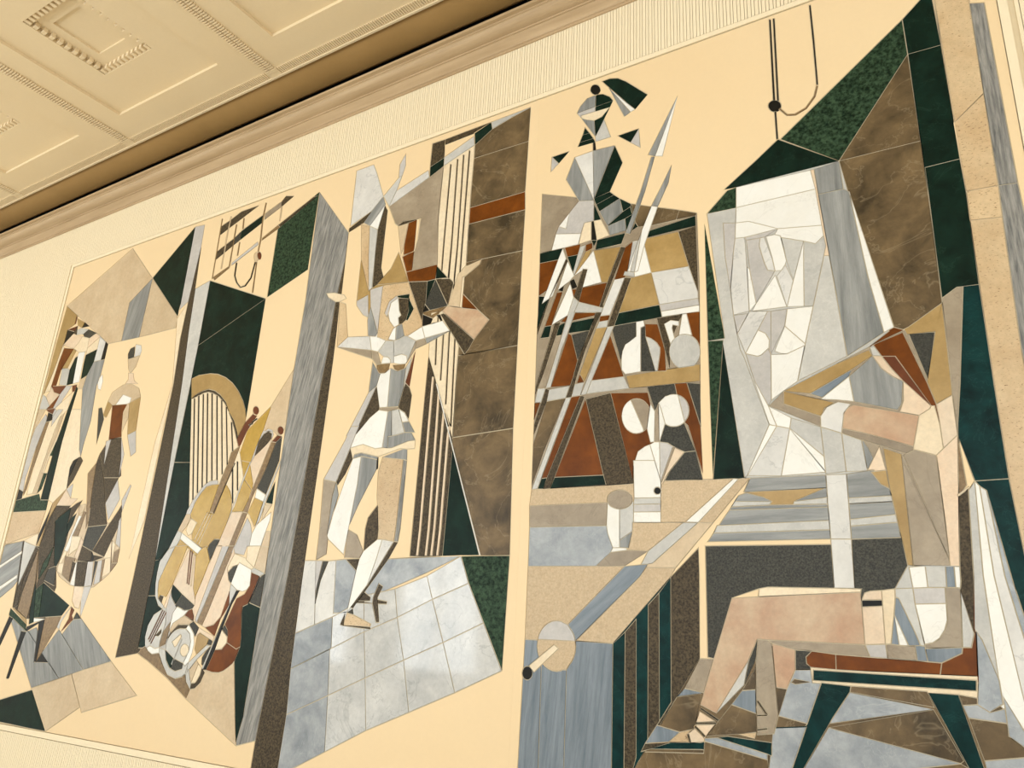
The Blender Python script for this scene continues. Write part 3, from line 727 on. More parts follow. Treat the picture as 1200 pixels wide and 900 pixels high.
W -3850,3249 -3904,3039 -3995,3093
L -3995,3093 -3904,3039 -3900,2837 -3891,2528 -3924,2510 -3968,2823
E -4089,3134 -3995,3093 -3968,2823 -3924,2510 -4043,2806
D -3853,3238 -3822,3190 -3822,2863 -3821,2686 -3786,2597 -3832,2554 -3891,2528 -3896,2684 -3904,3039
I -3694,3669 -3683,3554 -3707,3468 -3742,3462 -3745,3584
L -3742,3462 -3707,3468 -3763,3307 -3810,3218 -3884,3332
M -3750,3345 -3443,3438 -3425,3371 -3810,3218
T^20 -3810,3218 -3425,3371 -3296,3388 -3300,2990 -3270,2590 -3506,2616 -3505,2753 -3484,2853 -3470,3023 -3509,3025 -3588,3037 -3692,3014 -3724,3043
A -3692,3014 -3591,3016 -3615,2799 -3632,2754
R -3591,3016 -3509,3025 -3507,2869 -3505,2753 -3609,2744 -3611,2836
D -3692,3014 -3644,3042 -3588,3037 -3509,3025 -3509,3025 -3591,3016
C -3480,3023 -3488,2855 -3510,2755 -3501,2751 -3479,2852 -3471,3020
R -3618,2732 -3505,2753 -3508,2588 -3563,2592
R -3563,2592 -3270,2590 -3277,2473 -3531,2504
G -3271,2576 -3165,2459 -3277,2473
D -3277,2473 -3144,2448 -3108,2409 -3144,2235
N -3277,2473 -3144,2235 -3305,2231 -3355,2290
G -3353,2471 -3277,2473 -3349,2304
D -3531,2504 -3353,2471 -3355,2290 -3370,2163
K -3355,2290 -3305,2231 -3363,2225
Q -3363,2225 -3183,2234 -3144,2235 -3268,2162
C -3286,2205 -3231,2204 -3286,2190
K -3365,2210 -3268,2162 -3283,2121 -3360,2115
O -3658,2780 -3531,2504 -3849,2546 -3720,2654
O -4043,2806 -3929,2492 -3925,2477 -4037,2447
I -4037,2447 -3925,2477 -3891,2281 -3954,2316 -4032,2410
E -3782,2524 -3531,2504 -3360,2115 -3489,2063 -3517,2069 -3599,2043 -3782,2105 -3783,2280
I -3909,2518 -3782,2524 -3783,2280 -3782,2141 -3885,2374
S -3885,2374 -3782,2141 -3800,2112 -3875,2130 -3900,2264
E -4218,2478 -4150,2444 -4084,2156 -4185,2090
C -4382,2584 -4299,2572 -4181,2529 -4152,2493 -4218,2478 -4266,2487 -4356,2544
I -3634,2411 -3701,2376 -3734,2289 -3702,2251 -3694,2291 -3681,2362 -3615,2391
W -3615,2391 -3591,2280 -3570,2242 -3597,2243 -3582,2170 -3624,2155 -3675,2214 -3697,2273 -3681,2362
D -3615,2391 -3509,2365 -3503,2264 -3521,2195 -3551,2173 -3582,2170 -3593,2226 -3570,2242 -3591,2280
G -3634,2411 -3508,2402 -3509,2365 -3454,2273 -3504,2187 -3521,2195 -3503,2264 -3509,2363 -3576,2382
W -3633,2143 -3606,2161 -3599,2043 -3671,2067
S -3606,2161 -3551,2173 -3517,2069 -3599,2043
W -3360,2115 -3179,2128 -3106,2038 -3324,2019
W -3489,2063 -3360,2115 -3324,2019 -3405,2013
T -3403,1949 -3405,2013 -3324,2019 -3304,1972
S -3324,2019 -3106,2038 -3304,1972
A -3144,2235 -3075,2465 -3016,2515 -2878,2541 -2892,2504 -3008,2437 -3033,2433 -3037,2202
p -3195,2205 -3144,2235 -2880,2154 -2783,2061 -2896,1939
D -3204,2179 -3173,2185 -2896,1939 -2936,1875 -2967,1841
R -3019,2303 -2880,2154 -3012,2195
K -3236,2181 -3204,2179 -3179,2128 -3197,2127
M -4185,2090 -4084,2156 -3857,2126 -3824,2007 -3993,2039
T -4185,2090 -3824,2007 -3806,1935
W -3857,2126 -3764,2099 -3691,2061 -3757,1983 -3824,2007
L -3691,2061 -3614,2048 -3593,1870 -3626,1875 -3699,1937 -3757,1983
L -3614,2048 -3489,2063 -3405,2013 -3467,1868 -3526,1930 -3593,1870
T -3824,2007 -3757,1983 -3713,1883 -3757,1883 -3806,1935
T -3405,1996 -3403,1949 -3470,1856 -3489,1841 -3467,1868
W -3713,1883 -3711,1909 -3699,1937 -3654,1927 -3627,1901 -3626,1875
W -3593,1870 -3599,1923 -3526,1930 -3477,1909 -3467,1868 -3489,1841
Q -3757,1883 -3626,1875 -3635,1824 -3680,1797 -3726,1815 -3752,1849
Q -3602,1858 -3480,1849 -3491,1812 -3526,1795 -3575,1811
W -3710,1809 -3664,1806 -3616,1838 -3609,1541 -3684,1546 -3734,1715
S -3616,1838 -3550,1803 -3491,1812 -3472,1826 -3468,1706 -3509,1534 -3609,1541
L -3472,1826 -3428,1893 -3443,1753 -3479,1658
U -3411,1907 -3399,1931 -3424,1666 -3468,1706
D -3424,1666 -3395,1604 -3403,1431 -3494,1499 -3509,1534 -3479,1658
S -3799,1909 -3752,1849 -3729,1802 -3734,1715 -3806,1672
D -3729,1698 -3685,1529 -3766,1479 -3885,1364 -3846,1436
I -3734,1715 -3850,1462 -3885,1364 -3974,1368 -3806,1672
T -3684,1546 -3509,1534 -3502,1516 -3600,1509 -3685,1529
W -3685,1529 -3600,1509 -3617,1246 -3685,1246 -3803,1287 -3901,1289 -3884,1321 -3824,1422
S -3600,1509 -3565,1512 -3531,1238 -3617,1246
L -3565,1512 -3502,1516 -3427,1338 -3541,1319
W -3502,1516 -3444,1481 -3398,1415 -3459,1415
S -3459,1415 -3398,1415 -3336,1329 -3427,1338
S -3575,1323 -3368,1333 -3325,1274 -3391,1272 -3531,1238 -3568,1242
I -3939,1432 -3863,1426 -3885,1364 -3920,1270 -4017,1044 -4148,1056 -3980,1334
D -3920,1270 -3885,1188 -3940,1080 -4004,1000 -4020,1028
T -4148,1056 -4020,1028 -4024,987 -4033,712 -4028,523 -4122,479 -4125,699
S -4020,1028 -4004,1000 -3980,935 -4033,712 -4044,617 -4041,922
C -3920,1270 -3803,1287 -3685,1246 -3531,1238 -3391,1272 -3325,1274 -3325,1215 -3390,1216 -3456,1226 -3645,1185 -3810,1227 -3874,1220 -3885,1188 -3906,1236
S -3874,1220 -3810,1227 -3645,1185 -3653,1165 -3806,1200 -3885,1188
S -3603,1178 -3425,1222 -3390,1216 -3383,1137 -3416,1147
K -3645,1185 -3637,1100 -3650,1093 -3653,1165
W -3885,1188 -3806,1200 -3811,1088 -3813,886 -3845,714 -3866,517 -4031,627 -4044,649 -4010,808
S -3806,1200 -3653,1165 -3650,1093 -3785,845 -3845,714 -3812,1006
E -3603,1178 -3416,1147 -3423,678 -3434,611 -3532,612 -3575,682 -3619,916 -3630,1075
X -3416,1147 -3383,1137 -3384,677 -3394,592 -3429,596 -3423,678
D -3605,845 -3575,682 -3575,613 -3688,537 -3694,686 -3679,763
T -3848,687 -3761,649 -3688,537 -3716,489 -3855,498 -3856,614
D -3840,486 -3716,489 -3735,408
W -3532,612 -3565,487 -3621,318 -3775,137 -3732,420 -3699,518 -3623,581 -3575,613
M -3532,612 -3429,596 -3621,318 -3597,390 -3565,487
D -3429,596 -3394,592 -3461,484 -3728,164 -3747,170 -3621,318
N -3728,164 -3716,126 -3775,137
E -3775,137 -3716,126 -3554,72 -3561,53 -3803,55
D -3803,55 -3824,60 -3791,136 -3793,55 -3561,53 -3559,39
D -3523,326 -3485,308 -3522,237 -3488,84 -3514,82 -3562,201 -3560,239
D -3520,225 -3440,214 -3441,198 -3514,198
D -3688,213 -3562,201 -3562,201 -3697,201
D -3640,270 -3584,240 -3584,215 -3688,213
# R dark_pillar
g -131,3382 -127,3145 -521,2593 -819,2834
G -131,3382 -25,3481 21,3518 24,3468 33,3139 -127,3145
G -127,3145 33,3139 40,2428 -119,2426
G -119,2426 40,2428 45,2237 40,1730 -35,1735 -122,1690 -119,2284
t -27,1734 40,1730 39,1231 41,792 -90,790 -132,1006 -104,1250
t -90,790 41,792 65,222 85,-353 90,-427 33,-328 16,186 4,324 -48,658
B -521,2593 -127,3145 -121,2588
B -521,2593 -121,2588 -119,2284 -121,1968 -122,1690 -299,1555 -343,1577 -472,2308
E 33,3516 199,3435 188,3343 185,2770 72,2229 45,2237
E 45,2237 181,2231 176,2057 44,2073
E 185,2770 181,2231 45,2237 38,2642
E 44,2073 176,2057 163,1378 177,498 62,447 39,1231
E 62,447 177,498 194,-340 90,-427 65,222
X 188,3343 253,3317 260,2222 181,2231
X 181,2231 260,2222 287,1278 316,462 187,360 163,1378
# R table
e -2390,883 -1746,879 -1726,875 -1726,777 -1888,779 -2400,783
T -2400,783 -1888,779 -1893,650 -2394,657
Z^40 -2394,657 -1893,650 -1866,502 -1955,428 -2392,430
T -1866,502 -1646,505 -1782,427 -1955,428
e -1751,663 -1446,652 -1646,505 -1764,512 -1732,604
e -1569,883 -1170,870 -1434,654 -1571,656
W -1170,870 -1142,867 -1364,649 -1434,654
e -1142,867 -1081,872 -1285,644 -1364,649
L -1446,652 -1364,649 -1622,440 -1689,432 -1646,505
A -1364,649 -1285,644 -1491,417 -1622,426
e -1658,418 -1491,417 -1521,370 -1848,25 -2071,29 -1695,370
e -2392,430 -1782,427 -1820,376 -2120,113 -2181,129 -2249,124 -2308,64 -2313,24 -2392,24
z^40 -1782,427 -1647,437 -1687,380 -2071,43 -2120,113
z^85 -2392,24 -2313,24 -2267,-87 -2280,-101 -2277,-656 -2404,-671
z^85 -2267,-100 -2185,-126 -2122,-123 -2123,-637 -2277,-656
z^85 -2071,29 -1848,25 -1850,-605 -2123,-637 -2122,-123 -2069,-43
e -2068,2 -2070,-27 -2078,-55 -2091,-81 -2109,-102 -2132,-119 -2157,-130 -2183,-135 -2210,-133 -2236,-125 -2260,-111 -2281,-91 -2297,-66 -2307,-39 -2312,-9 -2310,21 -2302,51 -2288,77 -2269,99 -2246,116 -2220,127 -2193,131 -2165,129 -2139,119 -2116,104 -2096,84 -2081,59 -2071,31
I -2302,51 -2288,77 -2269,99 -2246,116 -2220,127 -2193,131 -2165,129 -2139,119 -2116,104 -2096,84 -2081,59 -2071,31 -2071,28 -2308,28
C -2203,4 -2173,-15 -2326,-148 -2359,-114
K -2335,-152 -2338,-168 -2347,-181 -2359,-189 -2374,-190 -2388,-184 -2398,-172 -2402,-156 -2399,-140 -2391,-126 -2378,-118 -2363,-117 -2349,-124 -2340,-136
t -1848,25 -1778,87 -1782,-597 -1850,-605
D -1778,87 -1715,154 -1716,-512 -1740,-592 -1782,-597
t -1715,154 -1657,226 -1653,-422 -1716,-512
D -1647,227 -1587,288 -1590,-332 -1653,-422
t -1587,288 -1521,370 -1527,-240 -1590,-332
D -1521,370 -1367,517 -1366,376 -1374,-26 -1527,-240
# R drawer_chest
S^2 -1081,872 -715,863 -712,795 -1120,796
S^2 -1147,780 -1093,796 -1022,765 -980,741 -994,724 -718,716 -715,695 -1198,707
S^2 -724,795 -712,795 -718,716 -878,721 -873,736
L^2 -873,736 -715,749 -718,716 -878,721
L^2 -1167,751 -980,741 -994,724 -1187,723
O -1120,796 -724,795 -873,736 -878,721 -994,724 -980,741 -1022,765
S^2 -1198,707 -716,702 -715,548 -1316,548
L^2 -1264,630 -716,637 -715,592 -1284,592
S^2 -620,869 -498,869 -466,817 -424,714 -633,712
L^2 -623,740 -429,742 -424,714 -625,712
S^2 -625,712 -424,714 -412,548 -623,545
L^2 -624,638 -420,654 -417,618 -624,606
N -1330,527 -713,523 -717,318 -1023,323 -1065,315 -1202,268 -1303,-23 -1333,-17
N -622,521 -408,517 -396,422 -458,320 -627,318
M -715,863 -620,869 -623,545 -715,548
M -715,548 -623,545 -627,318 -717,318
# R floor_shards
B -1825,-708 -1738,-583 -1374,-26 -1303,-23 -1078,55 -919,43 -809,-27 -189,-60 -103,-152 -105,-512
Z -920,-52 -836,-47 -840,-94 -804,-100 -878,-280 -1005,-258 -960,-139 -916,-52
B -938,-109 -923,-92 -852,-101 -920,-115
B -678,-106 -373,-107 -351,-170 -685,-133
Z -685,-133 -356,-177 -784,-272
B -787,-288 -356,-177 -265,-367 -278,-378
B -1005,-258 -878,-280 -888,-294 -1032,-312
Z -1032,-312 -879,-293 -951,-468 -972,-514 -1068,-525 -1054,-448
Z -787,-288 -278,-378 -443,-415 -455,-451 -930,-504 -904,-467
B -443,-415 -278,-378 -249,-393 -237,-425 -455,-451
B -256,-111 -188,-120 -191,-145 -246,-153
Z -246,-153 -191,-145 -150,-172 -94,-153 -91,-209 -230,-200
B -230,-200 -95,-216 -86,-263 -21,-311 -23,-325 -192,-358
Z -192,-358 -23,-325 -20,-403 -184,-419
Z -1360,-388 -1300,-379 -1063,-427 -1064,-451 -1360,-402
B -1671,-481 -1367,-455 -1360,-402 -1064,-451 -1058,-524 -1756,-609
# R easel_canvas
g -1281,2401 -1186,1659 -1283,1659
g -1283,1659 -1196,1650 -1278,892
G -1198,1631 -1112,869 -1278,873 -1202,1596
G -1157,2597 -971,2732 -833,2838 -521,2593 -1086,2593
L -1264,2465 -1086,2593 -521,2593 -373,1577 -349,1505 -498,869 -629,857 -1112,869 -1186,1644
g -1264,2465 -1139,2586 -1086,2593 -1092,2458
L -1264,2465 -1092,2458 -1105,2261 -1133,2050 -1145,1973 -1133,1788 -1104,1580 -1083,1527 -1040,1375 -972,1141 -1098,880 -1112,869 -1186,1644
I -1170,2378 -1098,2359 -1144,1947 -1167,2166
P -671,2581 -653,2581 -612,2036 -585,1734 -569,1458 -582,1451 -638,2042
W -1086,2593 -671,2581 -653,2454 -1092,2458
W -1092,2458 -653,2454 -636,2224 -866,2262 -1026,2351 -1098,2359
W -1098,2359 -1026,2351 -944,2306 -866,2262 -1050,2254 -1105,2261
W -866,2262 -636,2224 -631,2160 -676,2122 -886,2231
I -1050,2254 -866,2262 -942,2228 -1043,2233
L -735,2152 -676,2122 -631,2160 -624,2097 -638,2042 -712,1762 -758,1770 -741,2066
M -1105,2261 -1050,2254 -1046,2084 -1045,1795 -1133,1788 -1144,1947 -1119,2173
I -1043,2233 -965,2229 -973,2181 -950,2070 -934,2021 -895,2008 -1006,1835 -1033,2053
M -965,2229 -942,2228 -906,2088 -895,2008 -934,2021 -950,2070 -973,2181
W -934,2231 -886,2231 -855,2215 -828,2069 -839,2034 -862,2004 -895,2008 -906,2088
L -853,2204 -735,2152 -803,1930 -832,2057
M -839,2034 -803,1930 -845,1784 -888,1976 -862,2004
W -739,2138 -741,2066 -758,1770 -845,1784 -803,1930
W -1046,2067 -1033,2053 -1006,1835 -1045,1795
W -896,1984 -845,1784 -1032,1793 -1006,1835
I -1133,1788 -1052,1783 -1117,1673
M -1045,1795 -947,1777 -1004,1676 -1077,1552 -1117,1673
I -947,1777 -930,1774 -943,1525 -952,1552 -947,1610 -966,1651 -1004,1676
W -1004,1676 -966,1651 -947,1610 -951,1565 -978,1534 -1014,1526 -1077,1552
I -930,1774 -844,1771 -863,1675 -943,1525
W -844,1771 -712,1762 -766,1558 -863,1675
W -863,1675 -766,1558 -802,1522 -849,1514 -890,1522 -924,1541
L -638,2042 -612,2036 -591,1807 -583,1709 -569,1458 -817,1358 -766,1558 -712,1762
I -1077,1552 -1014,1526 -992,1531 -951,1565 -954,1272 -971,1242 -1036,1387
W -943,1525 -861,1516 -768,1549 -817,1358 -890,1314 -954,1272
W -1036,1387 -935,1130 -972,1141
I -1075,1541 -1036,1387 -971,1242 -1036,1387
W -971,1242 -860,1166 -871,1111 -935,1130
W -972,1141 -935,1130 -1098,880
M -935,1130 -871,1111 -927,868 -1098,880
W -871,1111 -712,872 -927,868
W -848,1077 -716,952 -712,872
L -860,1166 -721,1104 -716,952 -871,1111
L -721,1104 -626,1062 -620,869 -715,863 -716,952
L -626,1062 -539,1019 -525,869 -534,866 -620,869
S -539,1019 -471,988 -527,894
P -471,988 -463,982 -454,892 -525,869
# R grey_drape
S -653,2581 -521,2593 -511,2414 -641,2417
S -641,2417 -511,2414 -486,2390 -390,1557 -569,1458 -616,2088
W -486,2390 -343,1577 -390,1557 -436,1873
# R wall_pulley
K -839,3705 -846,3110 -835,3107 -828,3700
K -816,3702 -824,3102 -813,3099 -805,3698
K -802,3056 -803,3048 -806,3040 -811,3034 -817,3029 -825,3027 -833,3027 -841,3029 -849,3033 -857,3039 -864,3046 -869,3055 -873,3065 -876,3074 -876,3084 -875,3093 -872,3101 -867,3107 -860,3111 -853,3113 -845,3113 -836,3111 -828,3107 -820,3101 -814,3094 -808,3085 -804,3076 -802,3066
K -843,3034 -842,2841 -832,2839 -833,3031
K -604,3704 -601,3431 -601,3129 -592,3126 -591,3429 -594,3701
Q -602,3123 -620,3058 -670,2997 -729,2976 -772,2989 -810,3046 -817,3039 -776,2979 -726,2964 -664,2987 -612,3050 -593,3117
# R bottle_shelves
T -2406,2927 -2128,2821 -1989,2756 -1772,2677 -1634,2626 -1326,2488 -1322,2037 -1343,876 -1644,877 -2390,883 -2396,1555
B -1749,2668 -1434,2536 -1456,2476 -1621,2478 -1713,2495
B -1434,2536 -1326,2488 -1334,2471 -1456,2476
G -1635,2445 -1334,2471 -1333,2403 -1649,2401
O -1664,2397 -1444,2392 -1394,2156 -1616,2157 -1657,2340
D -1444,2392 -1333,2403 -1331,1971 -1383,2147
M -1616,2157 -1383,2147 -1331,1971 -1332,1931 -1571,1917
I -1567,1937 -1332,1931 -1325,1887 -1558,1891
W -1558,1891 -1325,1887 -1325,1847 -1552,1855
G -2403,2473 -2232,2470 -2263,2394 -2402,2399
G -1984,2468 -1787,2471 -1814,2401 -1995,2401
G -1745,2476 -1720,2527 -1702,2493
R -2402,2399 -2263,2394 -2340,2189 -2400,2160
W -2232,2470 -2204,2389 -2296,2140 -2374,2099 -2263,2394
W -2191,2369 -2140,2252 -2174,2219 -2259,2171
R -2219,2476 -2102,2468 -2113,2396 -2196,2399
G -2196,2399 -2113,2396 -2151,2278
L -2105,2449 -2062,2454 -2140,2252 -2151,2278
O -2064,2404 -2015,2418 -2085,2272 -2140,2252
W -2007,2400 -1946,2163 -2082,2154 -2061,2283 -2140,2252
R -2062,2454 -2016,2459 -2015,2418 -2064,2404
O -2007,2400 -1817,2382 -1908,2153 -1946,2163
R -1787,2371 -1737,2399 -1771,2199 -1789,2162 -1860,2162
L -1737,2399 -1699,2397 -1771,2199 -1770,2202
W -1699,2397 -1662,2381 -1657,2340 -1616,2157 -1726,2150 -1726,2183 -1770,2202
K -2141,2230 -2115,2167 -2155,2157 -2174,2219
K -2214,2196 -2221,2155 -2259,2171
R -2263,2157 -2221,2155 -2296,1933 -2344,1935
W -2169,2204 -2140,2100 -2160,2025 -2179,1982 -2296,1933
R -2155,2157 -2121,2152 -2140,2100
G -2400,2160 -2355,2149 -2374,2099 -2314,2130 -2399,1933
R -2082,2154 -1908,2153 -1960,1997 -2104,2060
M -1860,2162 -1789,2162 -1886,1930 -1953,1935 -1933,1986
O -1748,2151 -1616,2157 -1567,1937 -1833,1933
G -1833,1933 -1567,1937 -1552,1855 -1859,1853
R -1953,1935 -1886,1930 -1897,1898 -1959,1898
L -1959,1898 -1897,1898 -1904,1854 -1979,1856
R -2134,1992 -1982,1967 -1991,1945 -2145,1939
R -2179,1982 -2196,1937 -2231,1948
G -2153,1930 -1993,1932 -2020,1852 -2171,1859
G -2242,1923 -2196,1937 -2219,1855 -2258,1854
G -2344,1935 -2296,1933 -2310,1855 -2374,1858
R -2171,1859 -2150,1845 -2102,1667 -2144,1510 -2284,1516
N -2150,1845 -2020,1852 -2102,1667
O -1979,1856 -1904,1854 -2051,1519 -2084,1576
R -2084,1576 -2051,1519 -2104,1518
R -1885,1804 -1792,1519 -2003,1523
N -1878,1847 -1715,1854 -1714,1760 -1762,1731 -1802,1680 -1813,1624
L -2378,1519 -2320,1515 -2341,1423 -2395,1429
L -2295,1503 -2144,1510 -2177,1433 -2309,1427
L -2121,1515 -2051,1519 -2076,1438 -2138,1435
L -2003,1523 -1792,1519 -1756,1440 -2036,1441
O -1779,1521 -1331,1529 -1333,1429 -1756,1440
R -1660,1831 -1580,1816 -1535,1643 -1531,1517 -1583,1524 -1566,1637 -1586,1704 -1618,1731 -1655,1748
D -1586,1854 -1429,1851 -1502,1696 -1508,1526
R -1403,1850 -1325,1847 -1329,1667 -1374,1711
R -2395,1429 -2356,1425 -2394,1318
B -2309,1427 -2177,1433 -2319,1104 -2390,905 -2392,1160
R -2138,1435 -2076,1438 -2289,947 -2326,946 -2193,1306
R -2041,1410 -1917,939 -2236,947
D -2041,1410 -1877,1429 -1746,879 -1899,880
G -2236,947 -1917,939 -1899,880 -2264,882
G -2336,937 -2289,947 -2310,882 -2350,883
R -1877,1429 -1643,1403 -1627,1333 -1649,1187 -1629,1106 -1704,1060 -1732,983 -1735,898
N -1648,1437 -1482,1433 -1470,1370 -1538,1366 -1579,1331 -1600,1285
R -1482,1433 -1411,1431 -1338,1171 -1332,906 -1409,1180 -1434,1208 -1404,1270 -1412,1324 -1470,1370
N -1411,1431 -1333,1414 -1338,1184
N -1540,1206 -1434,1208 -1369,1036 -1431,1034 -1496,1071 -1575,1104
N -1431,1034 -1369,1036 -1333,875 -1557,883 -1484,975
# R lances
D -2204,2389 -2191,2369 -2314,2130 -2386,1917 -2398,1887 -2399,1933 -2313,2143
D -2079,2285 -2047,2276 -2104,2060 -2140,2100
L -2140,2100 -2104,2060 -2160,1900 -2216,1756 -2284,1516 -2320,1515 -2244,1761 -2179,1982
L -2104,2060 -1933,1986 -1944,1957 -2134,1992
D -1817,2382 -1787,2371 -1933,2013 -1933,1986 -1960,1997
D -1982,1967 -1944,1957 -1974,1897 -2049,1730 -2098,1585 -2138,1435 -2177,1433 -2133,1554 -2072,1734 -2000,1911
D -2274,1942 -2231,1948 -2290,1768 -2319,1673 -2395,1480 -2396,1525 -2323,1773
L -1790,2204 -1726,2183 -1726,2150 -1799,2180
D -1789,2162 -1748,2151 -1859,1853 -1904,1854
D -2320,1515 -2295,1503 -2309,1427 -2393,1218 -2394,1283
L -1904,1854 -1859,1853 -2003,1523 -2036,1441 -2076,1438 -2029,1546
L -2177,1433 -2138,1435 -2350,883 -2390,883
D -2076,1438 -2048,1429 -2264,882 -2310,882
S -1430,3367 -1586,2966 -1632,2992
W -1430,3367 -1537,2950 -1586,2966
S -1611,2969 -1586,2966 -1655,2730 -1756,2453 -1787,2471 -1684,2738
S -1477,2869 -1500,2745 -1571,2598 -1612,2616 -1549,2729
W -1612,2616 -1571,2598 -1659,2357 -1703,2188 -1726,2183 -1680,2452
L -1612,2616 -1676,2463 -1726,2183 -1754,2195 -1706,2380
# R flask
W -1715,1854 -1667,1854 -1659,1816 -1685,1810 -1686,1534 -1783,1532 -1807,1563 -1809,1609 -1807,1651 -1802,1680 -1784,1720 -1750,1738 -1714,1760
N -1685,1810 -1659,1816 -1655,1748 -1596,1524 -1686,1534
L -1655,1748 -1632,1738 -1605,1720 -1583,1694 -1566,1664 -1566,1637 -1571,1602 -1583,1524 -1596,1524
# R round_jug
W -1539,1809 -1500,1825 -1448,1809 -1449,1779 -1487,1794 -1491,1774 -1476,1705 -1502,1676
W -1429,1851 -1403,1850 -1374,1711 -1452,1720
L -1459,1528 -1477,1543 -1491,1562 -1502,1583 -1508,1607 -1510,1631 -1508,1655 -1500,1676 -1489,1695 -1474,1710 -1456,1720 -1436,1724 -1416,1723 -1395,1717 -1376,1706 -1359,1690 -1345,1671 -1335,1649 -1329,1626 -1328,1614 -1328,1594 -1330,1580 -1337,1559 -1348,1540 -1363,1526 -1366,1524 -1453,1524
# R flower_vase
T -1624,1259 -1626,1236 -1633,1215 -1644,1197 -1658,1182 -1674,1171 -1693,1166 -1713,1165 -1733,1169 -1752,1179 -1770,1193 -1784,1211 -1795,1232 -1802,1255 -1805,1279 -1802,1302 -1796,1324 -1785,1343 -1770,1358 -1753,1368 -1734,1374 -1713,1374 -1693,1369 -1674,1359 -1657,1344 -1643,1326 -1632,1305 -1626,1282
W -1733,1169 -1752,1179 -1770,1193 -1784,1211 -1795,1232 -1802,1255 -1805,1279 -1802,1302 -1796,1324 -1785,1343 -1770,1358 -1753,1368 -1748,1370 -1743,1358 -1672,1192 -1668,1175 -1674,1171 -1693,1166 -1713,1165
W -1400,1267 -1403,1246 -1410,1227 -1421,1211 -1435,1197 -1452,1188 -1471,1183 -1491,1183 -1511,1187 -1529,1196 -1546,1209 -1561,1225 -1571,1245 -1578,1265 -1580,1287 -1577,1308 -1570,1328 -1559,1345 -1545,1358 -1527,1367 -1508,1372 -1488,1372 -1468,1367 -1449,1358 -1432,1344 -1418,1328 -1408,1308 -1402,1288
I -1463,1365 -1449,1358 -1432,1344 -1418,1328 -1408,1308 -1402,1288 -1400,1267 -1403,1246 -1410,1227 -1421,1211 -1426,1206 -1427,1206
W -1627,1333 -1600,1285 -1601,1179 -1605,1106 -1629,1106 -1649,1187 -1638,1263
T -1600,1285 -1579,1331 -1576,1177 -1575,1104 -1605,1106
W -1579,1331 -1563,1295 -1540,1206 -1575,1104 -1575,1104
W -1726,863 -1728,993 -1704,1060 -1663,1085 -1632,1094 -1574,898 -1569,851
W -1632,1094 -1605,1106 -1575,1104 -1574,898
I -1575,1104 -1528,1094 -1496,1071 -1569,883
P -1485,1065 -1431,1034 -1518,933 -1569,851 -1570,859
W -1732,1010 -1604,1000 -1569,883 -1569,851 -1570,791 -1726,796
K -1569,829 -1571,820 -1577,813 -1585,810 -1594,810 -1602,814 -1608,822 -1610,831 -1608,840 -1602,847 -1594,850 -1585,850 -1577,845 -1571,838
L -1726,796 -1570,791 -1570,757 -1730,761
I -1730,761 -1570,757 -1571,714 -1730,719
W -1730,719 -1571,714 -1571,656 -1730,662
# R goblet
W -1888,779 -1866,753 -1814,738 -1812,527 -1853,527 -1885,606
L -1814,738 -1769,744 -1737,777 -1736,615 -1813,567
S -1813,567 -1736,615 -1760,524 -1812,527
W -1853,527 -1775,525 -1764,512 -1866,502
T -1736,789 -1738,777 -1743,766 -1752,757 -1764,749 -1779,743 -1795,740 -1812,739 -1830,741 -1846,746 -1861,753 -1874,762 -1883,773 -1889,785 -1891,797 -1889,809 -1884,820 -1874,830 -1862,838 -1847,843 -1831,847 -1813,847 -1796,845 -1779,840 -1765,832 -1753,823 -1743,813 -1738,801
# R knight
K -1976,3625 -1980,3608 -1991,3597 -2006,3594 -2023,3601 -2039,3615 -2051,3635 -2055,3655 -2051,3673 -2041,3684 -2025,3686 -2008,3679 -1992,3665 -1981,3645
G -1966,3690 -1906,3690 -1847,3669 -1788,3620 -1634,3455 -1722,3370 -1779,3442
S -1918,3626 -1753,3360 -1799,3341
W -1895,3589 -1722,3370 -1753,3360
S -2012,3594 -2013,3499 -2154,3495 -2129,3544 -2077,3591
G -2012,3594 -1956,3581 -1905,3540 -1881,3501 -2013,3499
G -2013,3499 -1881,3501 -1904,3456 -2014,3458
I -2154,3495 -2013,3499 -2014,3458 -2123,3465 -2118,3442
C -2123,3465 -1904,3456 -1962,3400 -2021,3389 -2082,3418
G -1904,3456 -2009,3257 -2021,3389 -1962,3400
S -2118,3442 -2082,3418 -2021,3389 -2009,3257
L -1947,3375 -1895,3216 -2008,3214 -2009,3257
G -2089,3358 -2054,3302 -2084,3296 -2105,3302
G -2105,3302 -2054,3302 -2023,3248 -2126,3251
G -2126,3251 -2023,3248 -2008,3214 -2141,3218
K -2027,3215 -2008,3214 -2002,3147 -2025,3150
G -1845,3207 -1696,3212 -1754,3125
I -1696,3212 -1685,3063 -1754,3125
G -2341,3203 -2206,3205 -2285,3133
I -2341,3203 -2285,3133 -2345,3085
M -2162,3143 -2025,3150 -2009,2766
S -2162,3143 -2223,2987 -2121,2793 -2009,2766
S -2025,3150 -1865,3140 -2010,2781
G -1865,3140 -1809,2991 -1898,2800 -2010,2781
I -2121,2793 -2009,2766 -2009,2615 -2077,2616 -2100,2545 -2287,2588 -2267,2640 -2211,2608 -2189,2722
W -2189,2722 -2211,2608 -2267,2640
W -2287,2588 -2100,2545 -2117,2469 -2316,2472
G -2009,2766 -1898,2800 -1868,2768 -1995,2730
G -1995,2730 -1868,2768 -1828,2730 -1971,2673
G -1828,2730 -1749,2668 -1755,2649 -1805,2628
G -1913,2552 -1805,2628 -1755,2649 -1741,2591 -1791,2573
G -1791,2573 -1741,2591 -1777,2497
S -1971,2673 -1828,2730 -1805,2628 -1913,2552
S -1913,2552 -1791,2573 -1781,2485 -1895,2480
G -2009,2739 -1957,2611 -2009,2615
C -2077,2616 -2027,2615 -2025,2478 -2117,2469
